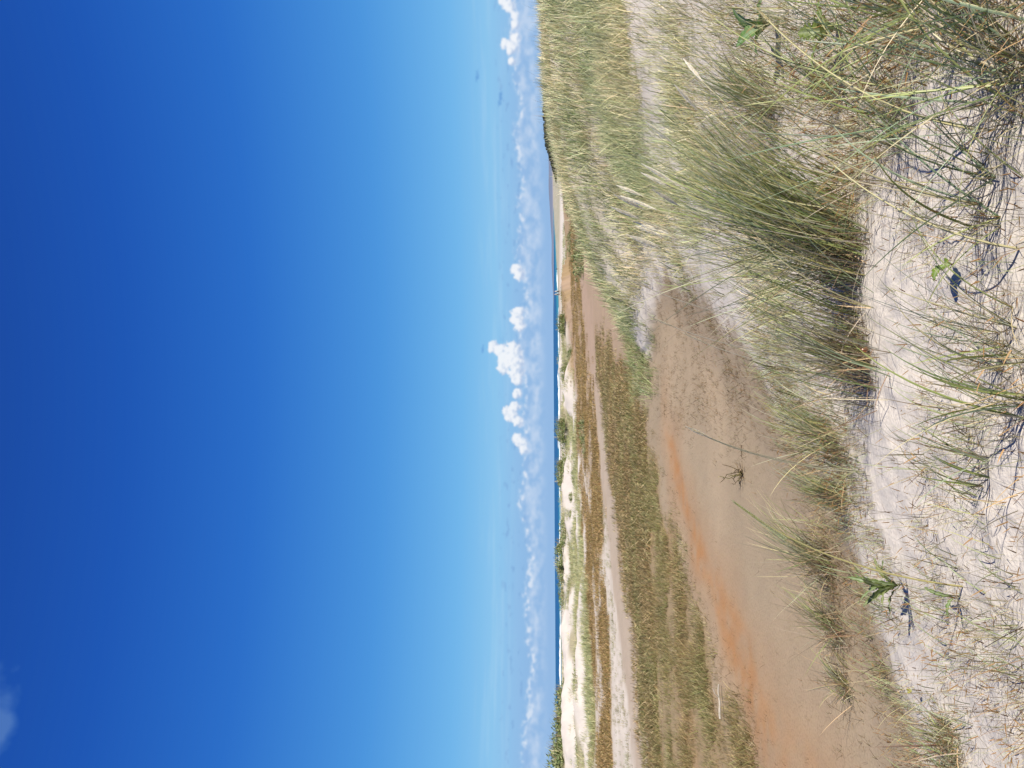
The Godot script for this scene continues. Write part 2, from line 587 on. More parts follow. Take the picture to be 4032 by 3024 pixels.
func stuff(called: String, label: String, mesh: Mesh, places: Array, tints: Array, m: Material) -> void:
	if places.is_empty():
		return
	var mm := MultiMesh.new()
	mm.transform_format = MultiMesh.TRANSFORM_3D
	mm.use_colors = true
	mm.mesh = mesh
	mm.instance_count = places.size()
	for k in places.size():
		mm.set_instance_transform(k, places[k])
		mm.set_instance_color(k, tints[k])
	var o := MultiMeshInstance3D.new()
	o.name = numbered(called)
	o.multimesh = mm
	o.material_override = m
	tag(o, label, "grass", "", "stuff")
	add_child(o, true)


func hdir(a: float) -> Vector3:
	return Vector3(cos(a), 0, sin(a))


func windward(spread: float) -> Vector3:      # most blades lean with the wind, to the right
	return hdir(rng.randf_range(-spread, spread)) if rng.randf() < 0.6 else hdir(rng.randf() * TAU)


func mix_tone(tones: Array) -> Color:
	var c: Color = tones[rng.randi() % tones.size()]
	var k := rng.randf_range(0.8, 1.2)
	return Color(c.r * k, c.g * k * rng.randf_range(0.95, 1.05), c.b * k)


const GREENS := [Color(0.36, 0.39, 0.235), Color(0.42, 0.435, 0.26), Color(0.31, 0.36, 0.225), Color(0.46, 0.455, 0.28), Color(0.54, 0.50, 0.35), Color(0.21, 0.265, 0.125), Color(0.40, 0.43, 0.31), Color(0.46, 0.39, 0.27), Color(0.60, 0.565, 0.42), Color(0.17, 0.20, 0.10)]
const TURF := [Color(0.30, 0.255, 0.125), Color(0.38, 0.305, 0.175), Color(0.25, 0.26, 0.115), Color(0.46, 0.375, 0.235), Color(0.16, 0.13, 0.065), Color(0.31, 0.22, 0.125), Color(0.20, 0.235, 0.095), Color(0.12, 0.10, 0.055)]
const DRY := [Color(0.25, 0.15, 0.07), Color(0.32, 0.21, 0.105), Color(0.15, 0.095, 0.055), Color(0.38, 0.32, 0.19), Color(0.23, 0.23, 0.105), Color(0.10, 0.07, 0.045)]
const STRAW := [Color(0.50, 0.42, 0.26), Color(0.42, 0.34, 0.20), Color(0.55, 0.49, 0.34)]
const GREY := [Color(0.19, 0.16, 0.125), Color(0.27, 0.24, 0.20), Color(0.13, 0.105, 0.08), Color(0.34, 0.30, 0.235)]


func clump(n: int, radius: float, h0: float, h1: float, width: float, lean: float, bend: float, tones: Array, segs := 3, spread := 0.9) -> ArrayMesh:
	var s := Shape.new()
	for k in n:
		var q := hdir(rng.randf() * TAU) * radius * sqrt(rng.randf())
		var c := mix_tone(tones)
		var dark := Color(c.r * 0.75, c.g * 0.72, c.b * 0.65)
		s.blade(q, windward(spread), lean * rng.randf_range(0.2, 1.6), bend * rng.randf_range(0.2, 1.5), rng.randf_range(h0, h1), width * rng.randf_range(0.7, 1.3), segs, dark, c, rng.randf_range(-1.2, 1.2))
	return s.mesh()


func scatter(called: String, label: String, meshes: Array, tries: int, r0: float, r1: float, a0: float, a1: float, power: float, mask: Callable, s0: float, s1: float, tint: Callable, m: Material) -> void:
	var places := []
	var tints := []
	for k in meshes.size():
		places.append([])
		tints.append([])
	for k in tries:
		var r := r0 * pow(r1 / r0, pow(rng.randf(), power))
		var a := deg_to_rad(rng.randf_range(a0, a1))
		var x := r * sin(a)
		var d := r * cos(a)
		var s := side(x, d)
		var p: float = mask.call(x, d, s)
		if rng.randf() > p:
			continue
		var g := rng.randi() % meshes.size()
		var sc := rng.randf_range(s0, s1) * (0.75 + 0.25 * p)
		var b := Basis(Vector3.UP, rng.randf_range(-0.7, 0.7)).scaled(Vector3(sc, sc * rng.randf_range(0.85, 1.15), sc))
		places[g].append(Transform3D(b, Vector3(x, ground_y(x, d, s) - 0.01, -d)))
		tints[g].append(tint.call(x, d))
	for g in meshes.size():
		stuff(called, label, meshes[g], places[g], tints[g], m)


func plain_tint(_x: float, _d: float) -> Color:
	var k := rng.randf_range(0.82, 1.18)
	return Color(k * rng.randf_range(0.94, 1.06), k, k * rng.randf_range(0.9, 1.05))


# ================================================================ sea, far shore, wood
func build_sea() -> void:
	var v := PackedVector3Array()
	var c := PackedColorArray()
	var i := PackedInt32Array()
	var nx := 160
	var rows := []
	var d := 300.0
	while d < 30000.0:
		rows.append(d)
		d *= 1.02 if d < 1200.0 else 1.12
	for r in rows.size():
		for k in nx:
			var t := float(k) / (nx - 1) * 2.0 - 1.0
			var x: float = t * rows[r] * 1.6
			var dd: float = rows[r]
			var y := 0.0
			if dd < 3000.0:
				y = 0.22 * nz_big.get_noise_2d(x * 0.25, dd * 1.1) + 0.08 * nz_mid.get_noise_2d(x * 0.2, dd)
			v.append(Vector3(x, y, -dd))
			var n := nz_big.get_noise_2d(x * 0.03, dd * 0.15)
			var shallow := smoothstep(330.0, 60.0, dd - shore(x) + n * 120.0)
			var cc := Color(0.012, 0.07, 0.165).lerp(Color(0.035, 0.19, 0.235), shallow * 0.75)
			c.append(cc)
			if r > 0 and k > 0:
				var p := r * nx + k
				i.append_array([p - nx - 1, p - 1, p, p - nx - 1, p, p - nx])
	var m := StandardMaterial3D.new()
	m.resource_name = "sea_water"
	m.vertex_color_use_as_albedo = true
	m.roughness = 0.45
	m.metallic_specular = 0.12
	m.cull_mode = BaseMaterial3D.CULL_DISABLED
	struct(mesh_of(v, c, i), "sea", m)
	# breaking waves: low irregular crests of foam
	var fm := StandardMaterial3D.new()
	fm.resource_name = "foam"
	fm.albedo_color = Color(0.86, 0.86, 0.84)
	fm.roughness = 0.9
	var spots := [
		[-205.0, 560.0, 90.0, 0.95, "longest white line of surf on the blue sea, left of the middle"],
		[-122.0, 548.0, 52.0, 0.9, "white surf line between the longest one and the middle dune bushes"],
		[-236.0, 650.0, 44.0, 1.0, "short white wave crest standing off behind the longest surf line"],
		[-165.0, 700.0, 24.0, 0.9, "small whitecap far out beyond the surf, left of the middle"],
		[-66.0, 556.0, 34.0, 0.8, "white wave seen over the white middle dune"],
		[-14.0, 560.0, 40.0, 0.8, "white wave behind the steep sand face"],
		[38.0, 562.0, 36.0, 0.7, "white wave just left of the two beach walkers"],
		[-48.0, 670.0, 18.0, 0.9, "short broken whitecap over the middle of the bushes on the crest"],
		[4.0, 650.0, 16.0, 0.8, "small whitecap straight ahead beyond the solitary bush"],
		[82.0, 640.0, 20.0, 0.7, "white wave near the tiny far-off person"],
		[-292.0, 570.0, 60.0, 0.9, "white surf line nearest the big dark bush at the left"],
		[-40.0, 522.0, 150.0, 0.5, "thin low wash of foam along the water's edge in the middle"],
		[100.0, 720.0, 14.0, 0.7, "last small whitecap toward the headland"],
	]
	for sp in spots:
		var s := Shape.new()
		var n := 26
		var w := Color(1, 1, 1)
		var prev := []
		for k in n + 1:
			var t := float(k) / n
			var x: float = (t - 0.5) * sp[2]
			var env := pow(sin(PI * t), 0.5)
			var hh: float = sp[3] * env * (0.65 + 0.5 * nz_small.get_noise_2d(x * 0.06 + sp[0], sp[1]))
			var z := 2.5 * nz_mid.get_noise_2d(x * 0.1 + sp[0], sp[1])
			var row := [Vector3(x, 0.0, z + 2.5), Vector3(x, hh * 0.8, z + 0.9), Vector3(x, hh, z), Vector3(x, hh * 0.2, z - 2.0)]
			if k > 0:
				for q in 3:
					s.tri(prev[q], row[q], prev[q + 1], w, w, w)
					s.tri(prev[q + 1], row[q], row[q + 1], w, w, w)
			prev = row
		var o := MeshInstance3D.new()
		o.name = numbered("breaking_wave")
		o.mesh = s.mesh()
		o.material_override = fm
		o.position = Vector3(sp[0], 0.0, -sp[1])
		tag(o, sp[4], "wave", "white breaking waves off the beach")
		add_child(o, true)


func build_headland() -> void:
	var s := Shape.new()
	var prev := []
	for k in 121:
		var t := k / 120.0
		var x := lerpf(350.0, 5200.0, t)
		var hgt := (6.0 + 26.0 * smoothstep(0.0, 0.22, t)) * (0.8 + 0.45 * nz_big.get_noise_2d(x * 0.03, 5.0)) * smoothstep(0.0, 0.05, t)
		var z := -4300.0 - 300.0 * t
		var hazed_heath := Color(0.10, 0.125, 0.18)  # blue-grey of distance haze painted into the land's colour
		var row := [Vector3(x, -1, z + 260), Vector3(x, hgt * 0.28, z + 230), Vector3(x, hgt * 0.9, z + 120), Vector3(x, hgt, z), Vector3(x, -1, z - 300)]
		var cs := [Color(0.26, 0.235, 0.23), hazed_heath, hazed_heath, hazed_heath, hazed_heath]
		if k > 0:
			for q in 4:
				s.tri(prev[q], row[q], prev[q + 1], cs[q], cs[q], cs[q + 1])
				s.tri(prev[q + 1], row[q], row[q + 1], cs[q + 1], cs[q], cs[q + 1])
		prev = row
	var m := StandardMaterial3D.new()
	m.resource_name = "hazed_heath"
	m.vertex_color_use_as_albedo = true  # brings in the painted haze tint
	m.roughness = 1.0
	m.cull_mode = BaseMaterial3D.CULL_DISABLED
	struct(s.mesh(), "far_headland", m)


func build_forest() -> void:
	var s := Shape.new()
	for k in 260:      # one low wind-clipped crown of pine twigs
		var q := Vector3(rng.randfn(0, 0.5), 0, rng.randfn(0, 0.5))
		var yy := rng.randf_range(0.08, 1.0)
		q = q.normalized() * minf(q.length(), 0.95) * sqrt(1.05 - yy)
		q.y = yy
		var d := Vector3(rng.randfn(), rng.randfn() * 0.6, rng.randfn()).normalized() * 0.16
		var e := Vector3(rng.randfn(), rng.randfn(), rng.randfn()).normalized() * 0.12
		var c := Color(0.030, 0.036, 0.024) * rng.randf_range(0.7, 1.5)
		c.a = 1.0
		s.tri(q - d, q + d, q + e, c, c, c)
		s.tri(q - e, q + d * 0.6, q - d * 0.5 + e, c, c, c)
	s.tube(PackedVector3Array([Vector3.ZERO, Vector3(0.02, 0.5, 0)]), 0.04, 0.02, Color(0.06, 0.045, 0.035), Color(0.06, 0.045, 0.035))
	var places := []
	var tints := []
	for k in 950:
		var d := rng.randf_range(440.0, 600.0)
		var x := d * rng.randf_range(0.25, 0.70)
		var hh := rng.randf_range(5.0, 8.2) * smoothstep(0.24, 0.33, x / d)
		if hh < 1.0:
			continue
		var wd := hh * rng.randf_range(0.5, 0.75)
		places.append(Transform3D(Basis(Vector3.UP, rng.randf() * TAU).scaled(Vector3(wd, hh, wd)), Vector3(x, put_y(x, d) - 0.3, -d)))
		tints.append(Color.WHITE * rng.randf_range(0.7, 1.25))
	var m := StandardMaterial3D.new()
	m.resource_name = "pine_twigs"
	m.vertex_color_use_as_albedo = true
	m.roughness = 0.8
	m.cull_mode = BaseMaterial3D.CULL_DISABLED
	stuff("far_pine_wood", "dark strip of far pine wood on the skyline behind the grassy dune", s.mesh(), places, tints, m)
	get_child(get_child_count() - 1).set_meta("category", "wood")


# ================================================================ ground cover
func bare(x: float, d: float) -> float:      # the open patch of blown sand left of the big tussock
	var a := Vector2(0.5, 4.15)
	var b := Vector2(-0.75, 4.75)
	var t := clampf((Vector2(x, d) - a).dot(b - a) / (b - a).length_squared(), 0.0, 1.0)
	return smoothstep(0.62, 0.32, (Vector2(x, d) - a.lerp(b, t)).length() + 0.15 * nz_small.get_noise_2d(x, d))


func cover_hill() -> void:
	var near := []
	var mid := []
	for k in 5:
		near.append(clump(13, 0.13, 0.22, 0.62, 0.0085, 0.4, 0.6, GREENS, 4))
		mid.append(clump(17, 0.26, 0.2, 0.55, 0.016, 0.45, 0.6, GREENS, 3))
	scatter("marram_grass", "grey-green marram grass thinning out over the white sand of the near dune", near, 8500, 5.4, 18.0, -2.0, 35.0, 0.85,
		func(x: float, d: float, s: float): return smoothstep(0.5, 2.2, s) * (0.06 + 0.94 * pow(smoothstep(7.5, 16.0, d + 2.8 * nz_patch.get_noise_2d(x, d)), 1.5)) * (0.45 + 0.55 * smoothstep(-0.1, 0.2, nz_mid.get_noise_2d(x * 0.9, d * 0.9))),
		0.75, 1.25, hill_tint, grass_m)
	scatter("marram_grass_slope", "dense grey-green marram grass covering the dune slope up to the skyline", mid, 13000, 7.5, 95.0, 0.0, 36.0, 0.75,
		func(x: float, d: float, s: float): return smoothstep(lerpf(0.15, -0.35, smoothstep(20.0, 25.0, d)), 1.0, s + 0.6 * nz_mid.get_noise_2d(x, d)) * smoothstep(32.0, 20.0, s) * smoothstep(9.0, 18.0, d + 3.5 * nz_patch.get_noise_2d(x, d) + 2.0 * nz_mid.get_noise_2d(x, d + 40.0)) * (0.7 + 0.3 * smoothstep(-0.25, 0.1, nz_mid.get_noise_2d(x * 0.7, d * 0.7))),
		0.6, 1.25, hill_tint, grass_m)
	var thin := []
	for k in 4:
		thin.append(clump(8, 0.12, 0.10, 0.34, 0.006, 0.5, 0.6, GREENS + DRY + STRAW, 3))
	scatter("sparse_sand_grass", "sparse thin grass speckling the white sand between marram and mud", thin, 4500, 6.5, 30.0, -3.0, 35.0, 0.9,
		func(x: float, d: float, s: float): return smoothstep(-0.4, 0.5, s + 0.5 * nz_mid.get_noise_2d(x + 33.0, d)) * smoothstep(14.0, 8.0, s) * (0.2 + 0.6 * smoothstep(-0.1, 0.3, nz_mid.get_noise_2d(x * 1.2 + 3.0, d))) * smoothstep(32.0, 24.0, d),
		0.7, 1.3, plain_tint, grass_m)
	# brown seed stems standing above the leaves
	var st := []
	for k in 3:
		var s := Shape.new()
		for q in 5:
			var c := mix_tone([Color(0.27, 0.19, 0.115), Color(0.34, 0.25, 0.15), Color(0.24, 0.17, 0.12)])
			s.blade(hdir(rng.randf() * TAU) * 0.12, windward(0.6), rng.randf_range(0.0, 0.3), rng.randf_range(0.1, 0.5), rng.randf_range(0.55, 0.98), 0.009, 4, c, c, rng.randf_range(-0.5, 0.5))
		st.append(s.mesh())
	scatter("marram_seed_stems", "brown seed stems of marram grass standing up along the dune skyline", st, 700, 14.0, 42.0, 9.0, 34.0, 0.6,
		func(x: float, d: float, s: float): return smoothstep(1.0, 3.0, s) * smoothstep(0.05, 0.4, nz_patch.get_noise_2d(x * 1.3 + 60.0, d * 1.3)),
		0.8, 1.15, plain_tint, grass_m)


func cover_slack() -> void:
	var near := []
	var far := []
	var sprig := []
	var speck := []
	for k in 5:
		near.append(clump(17, 0.12, 0.06, 0.25, 0.0075, 0.6, 0.8, TURF + STRAW, 3))
		far.append(clump(24, 0.34, 0.08, 0.28, 0.02, 0.6, 0.7, TURF + STRAW, 2))
		sprig.append(clump(6, 0.06, 0.04, 0.17, 0.0055, 0.9, 0.9, DRY + [Color(0.09, 0.065, 0.04)], 3))
		speck.append(clump(22, 0.15, 0.10, 0.3, 0.008, 0.6, 0.7, TURF + GREENS, 3))
	scatter("hollow_turf", "short olive and brown grass growing over the wet floor of the hollow", near, 26000, 7.0, 27.0, -36.0, 6.0, 0.85,
		func(x: float, d: float, _s: float): return turf_near(x - 0.35 * rng.randf(), d + rng.randf_range(-0.8, 0.8)) * (0.18 + 0.82 * smoothstep(-0.25, 0.2, nz_mid.get_noise_2d(x * 0.9, d * 0.9))), 0.7, 1.25, turf_tint, grass_m)
	scatter("hollow_turf_beyond", "short olive and brown grass of the hollow, the strip before the pale sand flat", far, 9000, 22.0, 48.0, -36.0, 10.0, 1.0,
		func(x: float, d: float, _s: float): return turf_near(x, d + rng.randf_range(-2.0, 2.0)) * 0.9, 0.7, 1.2, turf_tint, grass_m)
	scatter("brown_turf_band", "golden brown grass in a broad band beyond the pale sand flat", far, 16000, 34.0, 125.0, -36.0, 16.0, 0.9,
		func(x: float, d: float, s: float): return turf_far(x, d) * (1.0 if s < 0.5 else 0.0), 0.8, 1.5, func(_x, _d): return Color(1.1, 0.95, 0.78) * rng.randf_range(0.65, 1.35), grass_m)
	scatter("sand_flat_tufts", "small scattered grass tufts dotted over white sand beyond the flat", speck, 2600, 23.0, 46.0, -36.0, -9.0, 1.0,
		func(x: float, d: float, _s: float): return smoothstep(50.0, 54.0, band(x, d)) * smoothstep(70.0, 64.0, band(x, d)) * (0.3 + 0.6 * smoothstep(0.0, 0.3, nz_patch.get_noise_2d(x * 1.5, d * 1.5))), 0.6, 1.1, plain_tint, grass_m)
	scatter("mud_sprigs", "dark brown sprigs sticking out of the smooth brown mud", sprig, 16000, 6.0, 24.0, -35.0, 9.0, 0.9,
		func(x: float, d: float, s: float):
			var e := near_edge(d) - x
			var edge := exp(-pow(e / 0.8, 2.0)) * 0.5 + exp(-pow((s + 0.4) / 0.55, 2.0)) * 0.45
			var field := smoothstep(-1.7, -0.3, x) * smoothstep(9.0, 11.5, d) * smoothstep(23.0, 18.0, d) * (0.25 + 0.75 * smoothstep(-0.25, 0.2, nz_mid.get_noise_2d(x, d)))
			var tuft := 0.5 * exp(-(pow((x + 2.1) / 1.1, 2.0) + pow((d - 7.3) / 0.7, 2.0)))
			return (edge + field + tuft + 0.02) * (1.0 if s < 0.4 else 0.0),
		0.6, 1.2, plain_tint, grass_m)
	scatter("green_fringe", "fresh green grass along the foot of the grassy dune", near, 3800, 14.0, 62.0, -4.0, 16.0, 0.8,
		func(x: float, d: float, s: float): return exp(-pow((s + 0.6) / 1.1, 2.0)) * smoothstep(18.0, 24.0, d) * 0.9, 1.1, 2.4, func(_x, _d): return Color(0.95, 1.25, 1.15) * rng.randf_range(0.85, 1.2), grass_m)


func hill_tint(x: float, d: float) -> Color:
	var n := nz_mid.get_noise_2d(x * 0.8 + 130.0, d * 0.5)
	var c := Color(1.4, 1.34, 1.28).lerp(Color(1.08, 1.18, 1.04), clampf(0.5 + n * 1.8, 0.0, 1.0))
	return c * rng.randf_range(0.75, 1.3)


func turf_tint(x: float, d: float) -> Color:
	var n := nz_patch.get_noise_2d(x + 300.0, d)
	var c := Color(1.02, 0.95, 0.88).lerp(Color(0.95, 1.0, 0.88), clampf(0.4 + n * 1.6, 0.0, 1.0))
	return c * rng.randf_range(0.65, 1.4)


func cover_far() -> void:
	var big := []
	for k in 4:
		big.append(clump(42, 0.9, 0.25, 0.8, 0.034, 0.5, 0.5, GREENS, 3))
	scatter("dune_grass_far", "pale green dune grass patched over the low far dunes before the sea", big, 15000, 58.0, 180.0, -36.0, 24.0, 1.1,
		func(x: float, d: float, s: float):
			var b := d - 2.05 * x
			if s > 1.0:
				return 0.0
			var n := nz_big.get_noise_2d(x * 1.4 + 200.0, d * 0.9) + smoothstep(-8.0, 12.0, x) * 0.25 + 0.35 * nz_patch.get_noise_2d(x, d)
			return smoothstep(92.0, 104.0, b) * (0.10 + 0.90 * smoothstep(-0.12, 0.2, n)) * 0.85 * (1.0 - 0.8 * smoothstep(-24.0, -29.0, x) * smoothstep(99.0, 92.0, d)) * smoothstep(185.0, 165.0, d),
		0.6, 1.15, func(_x, _d): return Color(1.05, 1.05, 0.9) * rng.randf_range(0.85, 1.25), grass_m)


func cover_front() -> void:
	var wiry := []
	for k in 7:
		var s := Shape.new()
		for q in rng.randi_range(3, 6):
			var c := mix_tone(DRY)
			var dir := hdir(rng.randf() * TAU)
			var lean := rng.randf_range(0.1, 0.8)
			var bend := rng.randf_range(0.0, 0.9)
			var ln := rng.randf_range(0.10, 0.30)
			var base := hdir(rng.randf() * TAU) * 0.05 * rng.randf()
			s.blade(base, dir, lean, bend, ln, 0.003, 4, c, c, 0.4)
			if rng.randf() < 0.5:      # a narrow brown seed head at the tip
				var tip := s.v[s.v.size() - 1]
				var hc := mix_tone([Color(0.28, 0.165, 0.07), Color(0.22, 0.13, 0.06)])
				s.blade(tip - Vector3.UP * 0.004, dir, lean + bend, 0.2, rng.randf_range(0.03, 0.06), 0.0062, 3, hc, hc, 0.3)
				s.blade(tip - Vector3.UP * 0.004, dir, lean + bend, 0.2, rng.randf_range(0.03, 0.06), 0.0055, 3, hc, hc, 1.8)
			if rng.randf() < 0.6:
				var gc := mix_tone(GREENS + STRAW)
				s.blade(base, hdir(rng.randf() * TAU), rng.randf_range(0.3, 0.9), rng.randf_range(0.2, 1.0), rng.randf_range(0.06, 0.16), 0.003, 4, gc, gc, 0.4)
		wiry.append(s.mesh())
	scatter("wiry_bent_grass", "thin wiry brown grass with narrow seed heads scattered over the foreground sand", wiry, 6500, 2.2, 9.5, -36.0, 36.0, 0.85,
		func(x: float, d: float, s: float):
			var p := smoothstep(-0.8, 0.1, s + 0.5 * nz_mid.get_noise_2d(x + 20.0, d))
			p *= (1.0 - 0.97 * bare(x, d))
			return p * (0.20 + 0.8 * smoothstep(-0.05, 0.32, nz_mid.get_noise_2d(x * 1.2, d * 1.2 + 70.0) - 0.06 * x)) * smoothstep(10.0, 7.5, d),
		0.7, 1.2, plain_tint, grass_m)
	var green := []
	for k in 4:
		green.append(clump(7, 0.06, 0.12, 0.38, 0.006, 0.4, 0.7, [Color(0.27, 0.33, 0.17), Color(0.33, 0.38, 0.24), Color(0.22, 0.27, 0.12), Color(0.42, 0.40, 0.22), Color(0.30, 0.26, 0.17), Color(0.16, 0.13, 0.09)], 5))
	scatter("young_marram", "young green marram shoots sprouting along the edge of the foreground sand", green, 3000, 3.0, 9.5, -36.0, 34.0, 0.85,
		func(x: float, d: float, s: float):
			var edge := exp(-pow((s - 0.7) / 0.8, 2.0)) * (0.15 + 0.6 * smoothstep(-0.1, 0.3, nz_mid.get_noise_2d(x * 1.3, d * 1.3 + 90.0)))
			return (edge + 0.12 * smoothstep(0.0, 0.3, nz_mid.get_noise_2d(x + 5.0, d)) + 0.18 * smoothstep(0.8, 2.0, x)) * (1.0 - 0.98 * bare(x, d)) * smoothstep(-0.8, -0.2, s),
		0.7, 1.3, plain_tint, grass_m)
	var fine := []
	for k in 6:
		var s := Shape.new()
		for q in rng.randi_range(3, 6):
			var c := mix_tone([Color(0.50, 0.44, 0.25), Color(0.36, 0.36, 0.16), Color(0.30, 0.34, 0.18), Color(0.42, 0.28, 0.13), Color(0.56, 0.52, 0.36), Color(0.26, 0.32, 0.16)])
			var b := hdir(rng.randf() * TAU) * 0.07 * rng.randf()
			s.blade(b, windward(0.9), rng.randf_range(0.2, 0.8), rng.randf_range(0.1, 0.8), rng.randf_range(0.25, 0.6), rng.randf_range(0.003, 0.0055), 7, c.darkened(0.1), c, rng.randf_range(-0.8, 0.8))
			if rng.randf() < 0.35:
				var hc := mix_tone([Color(0.36, 0.22, 0.10), Color(0.48, 0.38, 0.2)])
				s.blade(s.v[s.v.size() - 1], windward(0.5), rng.randf_range(0.5, 1.1), 0.3, rng.randf_range(0.05, 0.1), 0.007, 4, hc, hc, 0.5)
		fine.append(s.mesh())
	scatter("fine_grass_stems", "long fine grass stems leaning right over the foreground sand", fine, 2600, 2.2, 8.5, -34.0, 36.0, 0.8,
		func(x: float, d: float, s: float):
			return smoothstep(-0.6, 0.2, s) * (1.0 - 0.985 * bare(x, d)) * (0.10 + 0.9 * smoothstep(0.3, 1.6, x - 0.12 * d)) * (0.35 + 0.65 * smoothstep(-0.2, 0.2, nz_mid.get_noise_2d(x * 1.3, d * 1.3 + 11.0))),
		0.7, 1.25, plain_tint, grass_m)
	# dead bits of stalk lying on sand and mud
	var bits := []
	for k in 3:
		var s := Shape.new()
		var c := mix_tone(STRAW + GREY) if k == 0 else mix_tone([Color(0.07, 0.055, 0.045), Color(0.13, 0.09, 0.06)])
		s.blade(Vector3(-0.06, 0.012, 0), Vector3(1, 0, 0), 1.5, 0.08, rng.randf_range(0.07, 0.16), 0.0035, 3, c, c, 0.2)
		bits.append(s.mesh())
	var places := [[], [], []]
	var tints := [[], [], []]
	for k in 1500:
		var r := 2.3 * pow(7.0, rng.randf())
		var a := deg_to_rad(rng.randf_range(-36.0, 36.0))
		var x := r * sin(a)
		var d := r * cos(a)
		if bare(x, d) > 0.5 or side(x, d) < -2.5:
			continue
		var g := rng.randi() % 3
		places[g].append(Transform3D(Basis(Vector3.UP, rng.randf() * TAU).scaled(Vector3.ONE * rng.randf_range(0.5, 1.3)), Vector3(x, put_y(x, d) + 0.006, -d)))
		tints[g].append(plain_tint(0, 0))
	for g in 3:
		stuff("dead_stalks", "short dead bits of stalk lying loose on the sand", bits[g], places[g], tints[g], grass_m)


